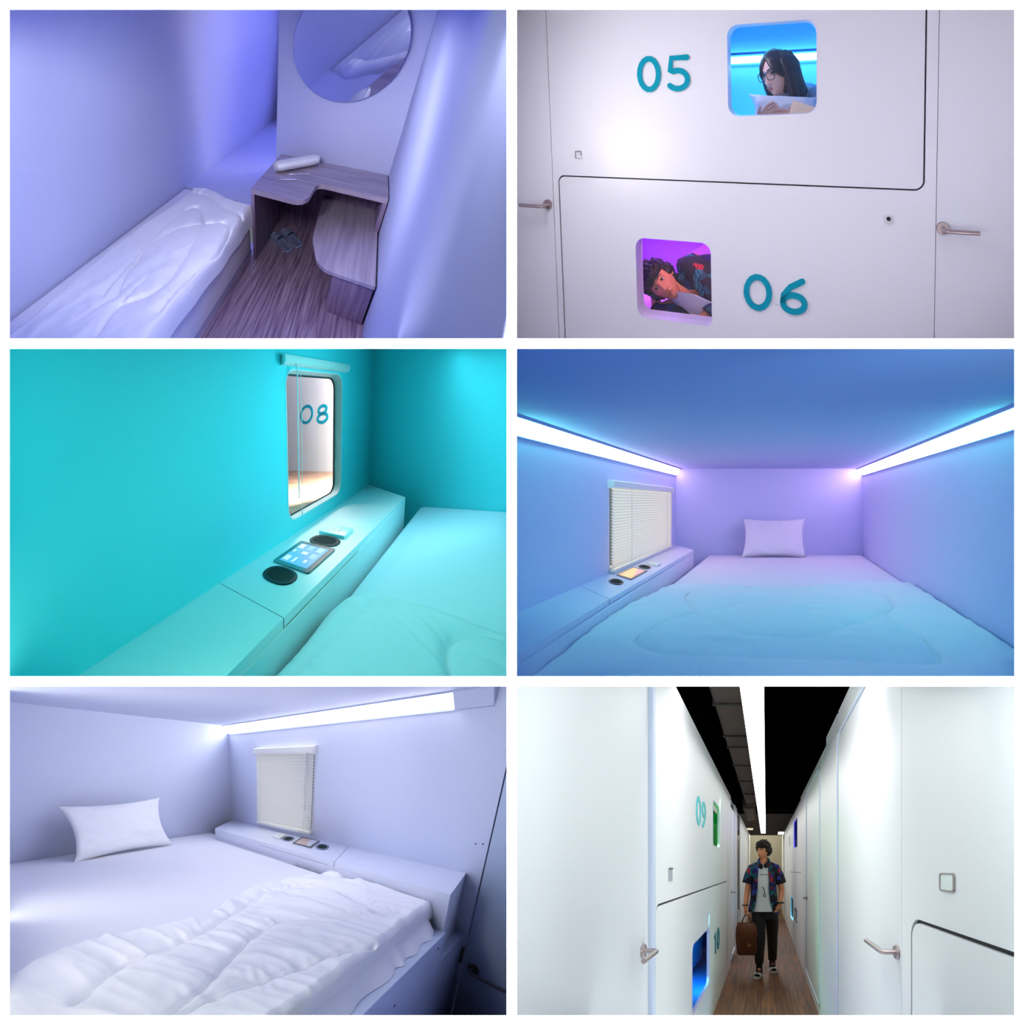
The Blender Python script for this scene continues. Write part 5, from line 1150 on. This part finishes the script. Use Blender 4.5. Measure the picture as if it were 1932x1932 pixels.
# ---- the man in the corridor
H6 = r.sub((0.523, 1.24, 0.0), (1.11, 0, 0), (0, 1.11 * 0.50, 0), (0, 0, 1.11))
mn = empty('person', H6, (0, 0.2, 0), 'person with curly black hair, open floral shirt and black trousers, walking with a bag', 'person')
J = {}; E_ = []; R_ = {}
jt('hip', (0.015, 0.22, 0.90), 0.095); jt('waist', (0.0, 0.21, 1.05), 0.085, 'hip'); jt('chest', (0.0, 0.20, 1.25), 0.092, 'waist'); jt('neckb', (0.005, 0.20, 1.42), 0.058, 'chest'); jt('neck', (0.0, 0.19, 1.50), 0.053, 'neckb'); jt('skull', (0.0, 0.18, 1.57), 0.05, 'neck')
jt('shr', (-0.150, 0.20, 1.375), 0.050, 'neckb'); jt('elr', (-0.210, 0.20, 1.11), 0.040, 'shr'); jt('wrr', (-0.238, 0.12, 0.875), 0.028, 'elr')
jt('shl', (0.155, 0.20, 1.375), 0.050, 'neckb'); jt('ell', (0.236, 0.24, 1.10), 0.040, 'shl'); jt('wrl', (0.205, 0.13, 0.91), 0.028, 'ell')
jt('thr', (-0.075, 0.21, 0.80), 0.072, 'hip'); jt('knr', (-0.045, 0.08, 0.48), 0.045, 'thr'); jt('anr', (-0.058, 0.08, 0.10), 0.026, 'knr'); jt('tor', (-0.075, -0.10, 0.035), (0.04, 0.022), 'anr')
jt('thl', (0.105, 0.24, 0.80), 0.072, 'hip'); jt('knl', (0.115, 0.34, 0.47), 0.045, 'thl'); jt('anl', (0.115, 0.56, 0.10), 0.026, 'knl'); jt('tol', (0.125, 0.38, 0.03), (0.04, 0.022), 'anl')
hand_bones(J, E_, R_, 'wrr', J['wrr'], (0.10, -0.1, -1), (0.3, -0.95, 0), 1.0, 0.95, 'a', (0.95, 0.2, -0.1))
hand_bones(J, E_, R_, 'wrl', J['wrl'], (-0.45, -0.15, -0.85), (-0.5, -0.8, 0.2), 0.9, 0.3, 'b')
body = skin_mb(J, E_, R_, 'hip')
Mh = axes((-0.62, -0.78, 0.02), (0.02, 0, 1))
M4 = head(H6, mn, (-0.005, 0.17, 1.60), Mh, 0.93, SKIN, body)
build('body', body, SKIN, H6, mn, smooth=True)
build('hair', hairshell(M4, curly(8.1, 0.040, 0.036, 0.03, 0.06)), HAIR, H6, mn, smooth=True, sharp=80)
def ell(c, a, b, t0=0.0, t1=2 * math.pi, n=32, closed=True):
    return [(c[0] + a * math.cos(t0 + (t1 - t0) * k / n), c[1] + b * math.sin(t0 + (t1 - t0) * k / n), c[2]) for k in range(n if closed else n + 1)]
mb = B(); mb.loft([ell((0.0, .20, 1.46), .06, .055), ell((0, .20, 1.43), .10, .08), ell((0, .2, 1.38), .14, .10), ell((0, .2, 1.25), .148, .115), ell((0, .21, 1.08), .145, .114), ell((.01, .21, .93), .156, .122), ell((.015, .212, .822), .176, .138)], cap=False)
ts = build('tee_shirt', mb, TEE, H6, mn, smooth=True)
mb = B()
for k in range(9): mb.box(-.045 + k * .011, -.038 + k * .011, .083, .0835, 1.292, 1.292 + (.012 if k % 3 else .009))
build('chest_print', mb, mat('print grey', (70, 76, 86), 0.8), H6, ts)
def shirt(u, v):
    rows = ((1.475, .075, .065, 0.30), (1.44, .120, .09, 0.40), (1.385, .160, .112, 0.44), (1.27, .166, .128, 0.48), (1.10, .164, .130, 0.52), (0.95, .176, .136, 0.62), (0.80, .200, .150, 0.80))
    k = v * (len(rows) - 1); i = min(int(k), len(rows) - 2); f_ = k - i; z, a, b, g = [rows[i][q] * (1 - f_) + rows[i + 1][q] * f_ for q in range(4)]
    cx0 = 0.0; t = -math.pi / 2 + g * 0.85 + u * (2 * math.pi - g * 0.85 - g * 1.0); w = 0.006 * math.sin(t * 9 + z * 20) * v
    return (cx0 + (a + w) * math.cos(t), .205 + (b + w) * math.sin(t), z - 0.015 * math.cos(t) * v)
mb = B(); mb.grid(shirt, 70, 40); mb.grid(lambda u, v: tuple(Vector(shirt(u, v)) * 1.0 - Vector(((shirt(u, v)[0]) * .02, (shirt(u, v)[1] - .205) * .03, 0))), 70, 40)
mb.tube([(-.08, .2, 1.405), (-.145, .2, 1.372), (-.185, .197, 1.29), (-.208, .20, 1.185)], [.060, .068, .067, .074], 16); mb.tube([(.08, .2, 1.405), (.150, .2, 1.372), (.192, .205, 1.29), (.220, .22, 1.185)], [.060, .068, .067, .074], 16)
mb.tube([(-.065, .115, 1.40), (-.072, .13, 1.47), (-.05, .19, 1.505), (0, .235, 1.515), (.05, .19, 1.505), (.072, .13, 1.47), (.065, .115, 1.40)], .022, 8, flat=(1, .6))
build('floral_shirt', mb, FLORAL, H6, mn, smooth=True, sharp=70)
TR = mat('black trousers', (10, 10, 13), 0.8)
mb = B(); mb.loft([ell((.015, .215, .95), .13, .10), ell((.015, .215, .86), .148, .108), ell((.015, .22, .77), .168, .118), ell((.015, .22, .72), .165, .115)])
mb.tube([(-.070, .205, .80), (-.062, .15, .64), (-.048, .085, .48), (-.055, .08, .32), (-.058, .085, .165)], [.092, .086, .072, .064, .056], 18)
mb.tube([(.100, .235, .80), (.108, .28, .64), (.112, .34, .48), (.115, .45, .30), (.115, .53, .165)], [.092, .086, .072, .064, .058], 18)
build('trousers', mb, TR, H6, mn, smooth=True)
SLD = mat('white slides', (222, 226, 214), 0.5)
for (ax_, ay, az, tx, ty) in ((-0.058, 0.08, 0.0, -0.082, -0.13), (0.115, 0.56, 0.0, 0.132, 0.35)):
    mb = B(); mb.tube([(ax_, ay, .17), (ax_, ay, .10), (ax_, ay - .02, .06), ((ax_ + tx) / 2, (ay + ty) / 2, .052), (tx, ty + .02, .04)], [.042, .041, .046, .043, .03], 14, flat=(1, 1)); build('sock', mb, mat('black sock', (12, 12, 14), 0.9), H6, mn, smooth=True)
    dv = Vector((tx - ax_, ty - ay, 0)).normalized(); sd = Vector((-dv.y, dv.x, 0)); c0 = Vector((ax_, ay + .05, 0)); L = (Vector((tx, ty, 0)) - c0).length + .03
    o = [(x, w) for x, w in ((0, .028), (.08, .040), (.35, .040), (.65, .050), (.9, .046), (1, .026))]
    ring = [c0 + dv * (x * L) + sd * w for x, w in o] + [c0 + dv * (x * L) - sd * w for x, w in o[::-1]]
    mb = B(); mb.loft([[(p.x, p.y, z) for p in ring] for z in (0.0, .026)])
    def band(u, v): a = math.pi * v; p = c0 + dv * (L * (.60 + .32 * u)) + sd * (.053 * math.cos(a)); return (p.x, p.y, .02 + .062 * math.sin(a) ** .8 * (1 - .25 * u))
    mb.grid(band, 6, 14); mb.grid(lambda u, v: tuple(Vector(band(u, v)) - Vector((0, 0, .006))), 6, 14)
    build('slide', mb, SLD, H6, mn, smooth=True)
# things he wears or holds
e = empty('headphones', H6, (0, .1, 1.42), 'black headphones hanging round the neck of the walking person', 'headphones')
mb = B(); mb.tube([(-.062, .10, 1.425), (-.080, .18, 1.47), (-.04, .26, 1.49), (.04, .26, 1.49), (.080, .18, 1.47), (.062, .10, 1.425)], .010, 8); build('headband', mb, black_plastic, H6, e, smooth=True)
for s in (-1, 1): mb = B(); mb.ball((s * .032 - .004, .075, 1.415 - .012 * (s < 0)), (.030, .020, .036), 16, 10); build('ear_cup', mb, black_plastic, H6, e, smooth=True)
mb = B(); mb.tube([(-.02, .075, 1.14), (.0, .072, 1.12), (.012, .070, 1.08), (.010, .070, 1.045)], .0045, 6); mb.tube([(.012 + .012 * math.cos(t), .069, 1.03 + .018 * math.sin(t)) for t in [2 * math.pi * k / 16 for k in range(16)]], .005, 6, closed=True)
build('lanyard', mb, black_plastic, H6, label='short black cord with a loop hanging on the white tee shirt', cat='lanyard')
mb = B(); mb.tube([(-.237 + .036 * math.cos(t), .135 + .036 * math.sin(t), .905) for t in [2 * math.pi * k / 20 for k in range(20)]], .008, 8, closed=True); build('bracelet', mb, mat('dark bracelet', (44, 20, 22), 0.5), H6, label='dark bracelet on the wrist of the hand carrying the bag', cat='bracelet')
mb = B(); mb.tube([(.212 + .038 * math.cos(t), .145 + .036 * math.sin(t), .935) for t in [2 * math.pi * k / 20 for k in range(20)]], .013, 8, closed=True); build('wristwatch', mb, mat('dark green watch', (18, 40, 40), 0.4), H6, label='dark wristwatch on the wrist above the trouser pocket', cat='watch')
bag = empty('leather_bag', H6, (-.2, .12, .3), 'brown leather holdall with two short handles carried in one hand', 'bag')
BR = mat('brown leather', (98, 52, 28), 0.42, bump=0.25, bscale=30, vary=0.2); BR2 = mat('darker leather', (66, 32, 20), 0.45, bump=0.2, bscale=40)
mb = B(); rows = ((.270, .125, .050, -.190), (.283, .150, .068, -.190), (.38, .160, .082, -.196), (.52, .158, .076, -.204), (.62, .143, .058, -.212), (.675, .112, .040, -.222), (.69, .095, .02, -.226))
mb.loft([[(cx + a * abs(math.cos(t)) ** .6 * math.copysign(1, math.cos(t)) + .004 * math.sin(3 * t + z * 30), .10 + b * abs(math.sin(t)) ** .6 * math.copysign(1, math.sin(t)) + .006 * math.sin(t * 5 + z * 40), z) for t in [2 * math.pi * k / 40 for k in range(40)]] for z, a, b, cx in rows])
build('bag_body', mb, BR, H6, bag, smooth=True, sharp=60)
for dy, dx in ((-.028, 0), (.028, 0)): mb = B(); mb.tube([(-.285, .10 + dy, .66), (-.265, .10 + dy * .8, .73), (-.235, .105 + dy * .3, .785), (-.20, .105 + dy * .3, .785), (-.172, .10 + dy * .8, .73), (-.155, .10 + dy, .66)], .008, 8); build('handle', mb, BR2, H6, bag, smooth=True)
mb = B(); mb.tube([(-.34, .03, .58), (-.25, .015, .44), (-.18, .010, .40), (-.11, .012, .46), (-.07, .02, .57)], .006, 6); mb.tube([(-.345, .03, .315), (-.2, .014, .305), (-.05, .03, .315)], .004, 6); build('seam_piping', mb, BR2, H6, bag, smooth=True)
mb = B(); mb.prism([(-.205, .43), (-.175, .425), (-.158, .40), (-.172, .372), (-.195, .375), (-.21, .40)], 'y', .004, .012); build('clasp', mb, mat('brass clasp', (200, 170, 130), 0.3, 0.9), H6, bag)
# ------------------------------------------------------------------ unseen lamps added to light the pods and corridors
def interior_fill_lamp(room, p, to, sx, sy, col, watt, X=(1, 0, 0), name='interior_fill_lamp'):
    w = room.W(p); area(name, w, room.W(Vector(p) + Vector(X)) - w, room.W(to) - w, sx, sy, col, watt)
interior_fill_lamp(R2, (1.1, 0.55, 0.84), (1.1, 0.6, 0.3), 0.8, 0.4, (0.08, 0.62, 1.0), 9)
interior_fill_lamp(R2, (0.95, 0.13, 0.83), (1.10, 0.34, 0.45), 0.35, 0.12, (1.0, 0.86, 0.86), 3.4)
interior_fill_lamp(R2, (0.5, 0.5, -0.16), (0.5, 0.6, -0.8), 0.8, 0.5, (0.52, 0.12, 1.0), 11)
interior_fill_lamp(R2, (0.70, 0.14, -0.18), (0.50, 0.35, -0.6), 0.25, 0.12, (1.0, 0.45, 0.55), 1.6)
interior_fill_lamp(R3, (-0.9, 1.0, 1.6), (-1.3, 1.6, 0.0), 2.0, 2.0, (1.0, 0.95, 0.93), 2400)
interior_fill_lamp(R3, (-0.5, -0.5, 1.2), (-0.1, -0.6, 0.0), 0.6, 0.6, (1.0, 0.97, 0.95), 30)
interior_fill_lamp(R6, (-0.3, -0.2, 1.1), (-0.3, 0.0, 0.4), 0.5, 0.25, (0.1, 0.62, 1.0), 12)
interior_fill_lamp(R6, (-0.3, 0.6, 2.38), (-0.3, 0.7, 1.8), 0.5, 0.25, (0.2, 1.0, 0.45), 60)
interior_fill_lamp(R6, (1.3, 3.4, 2.55), (1.3, 3.4, 1.9), 0.3, 0.25, (0.25, 0.25, 1.0), 14)
interior_fill_lamp(R6, (1.3, 4.3, 1.02), (1.3, 4.3, 0.4), 0.3, 0.25, (0.6, 0.95, 1.0), 10)
interior_fill_lamp(R6, (0.6, 8.0, 3.3), (0.6, 8.6, 1.5), 2.0, 1.0, (1.0, 0.95, 0.8), 60)
def blind_backlight(room, p, u, v, su, sv, col, watt, flip=1):  # added backlight behind the closed blinds, to whiten their slats
    w = room.W(p); U = room.W(Vector(p) + Vector(u)) - w; V = room.W(Vector(p) + Vector(v)) - w
    area('blind_backlight_lamp', w, U, U.cross(V) * flip, su * U.length, sv * V.length, col, watt)
blind_backlight(R4, (-0.30, -0.68, 0.29), (0, 1, 0), (0, 0, 1), 1.5, 0.9, (1.0, 0.93, 0.60), 24, 1)
blind_backlight(R5, (0.72, 0.35, 0.36), (1, 0, 0), (0, 0, 1), 1.0, 1.2, (1.0, 0.97, 0.90), 15, 1)
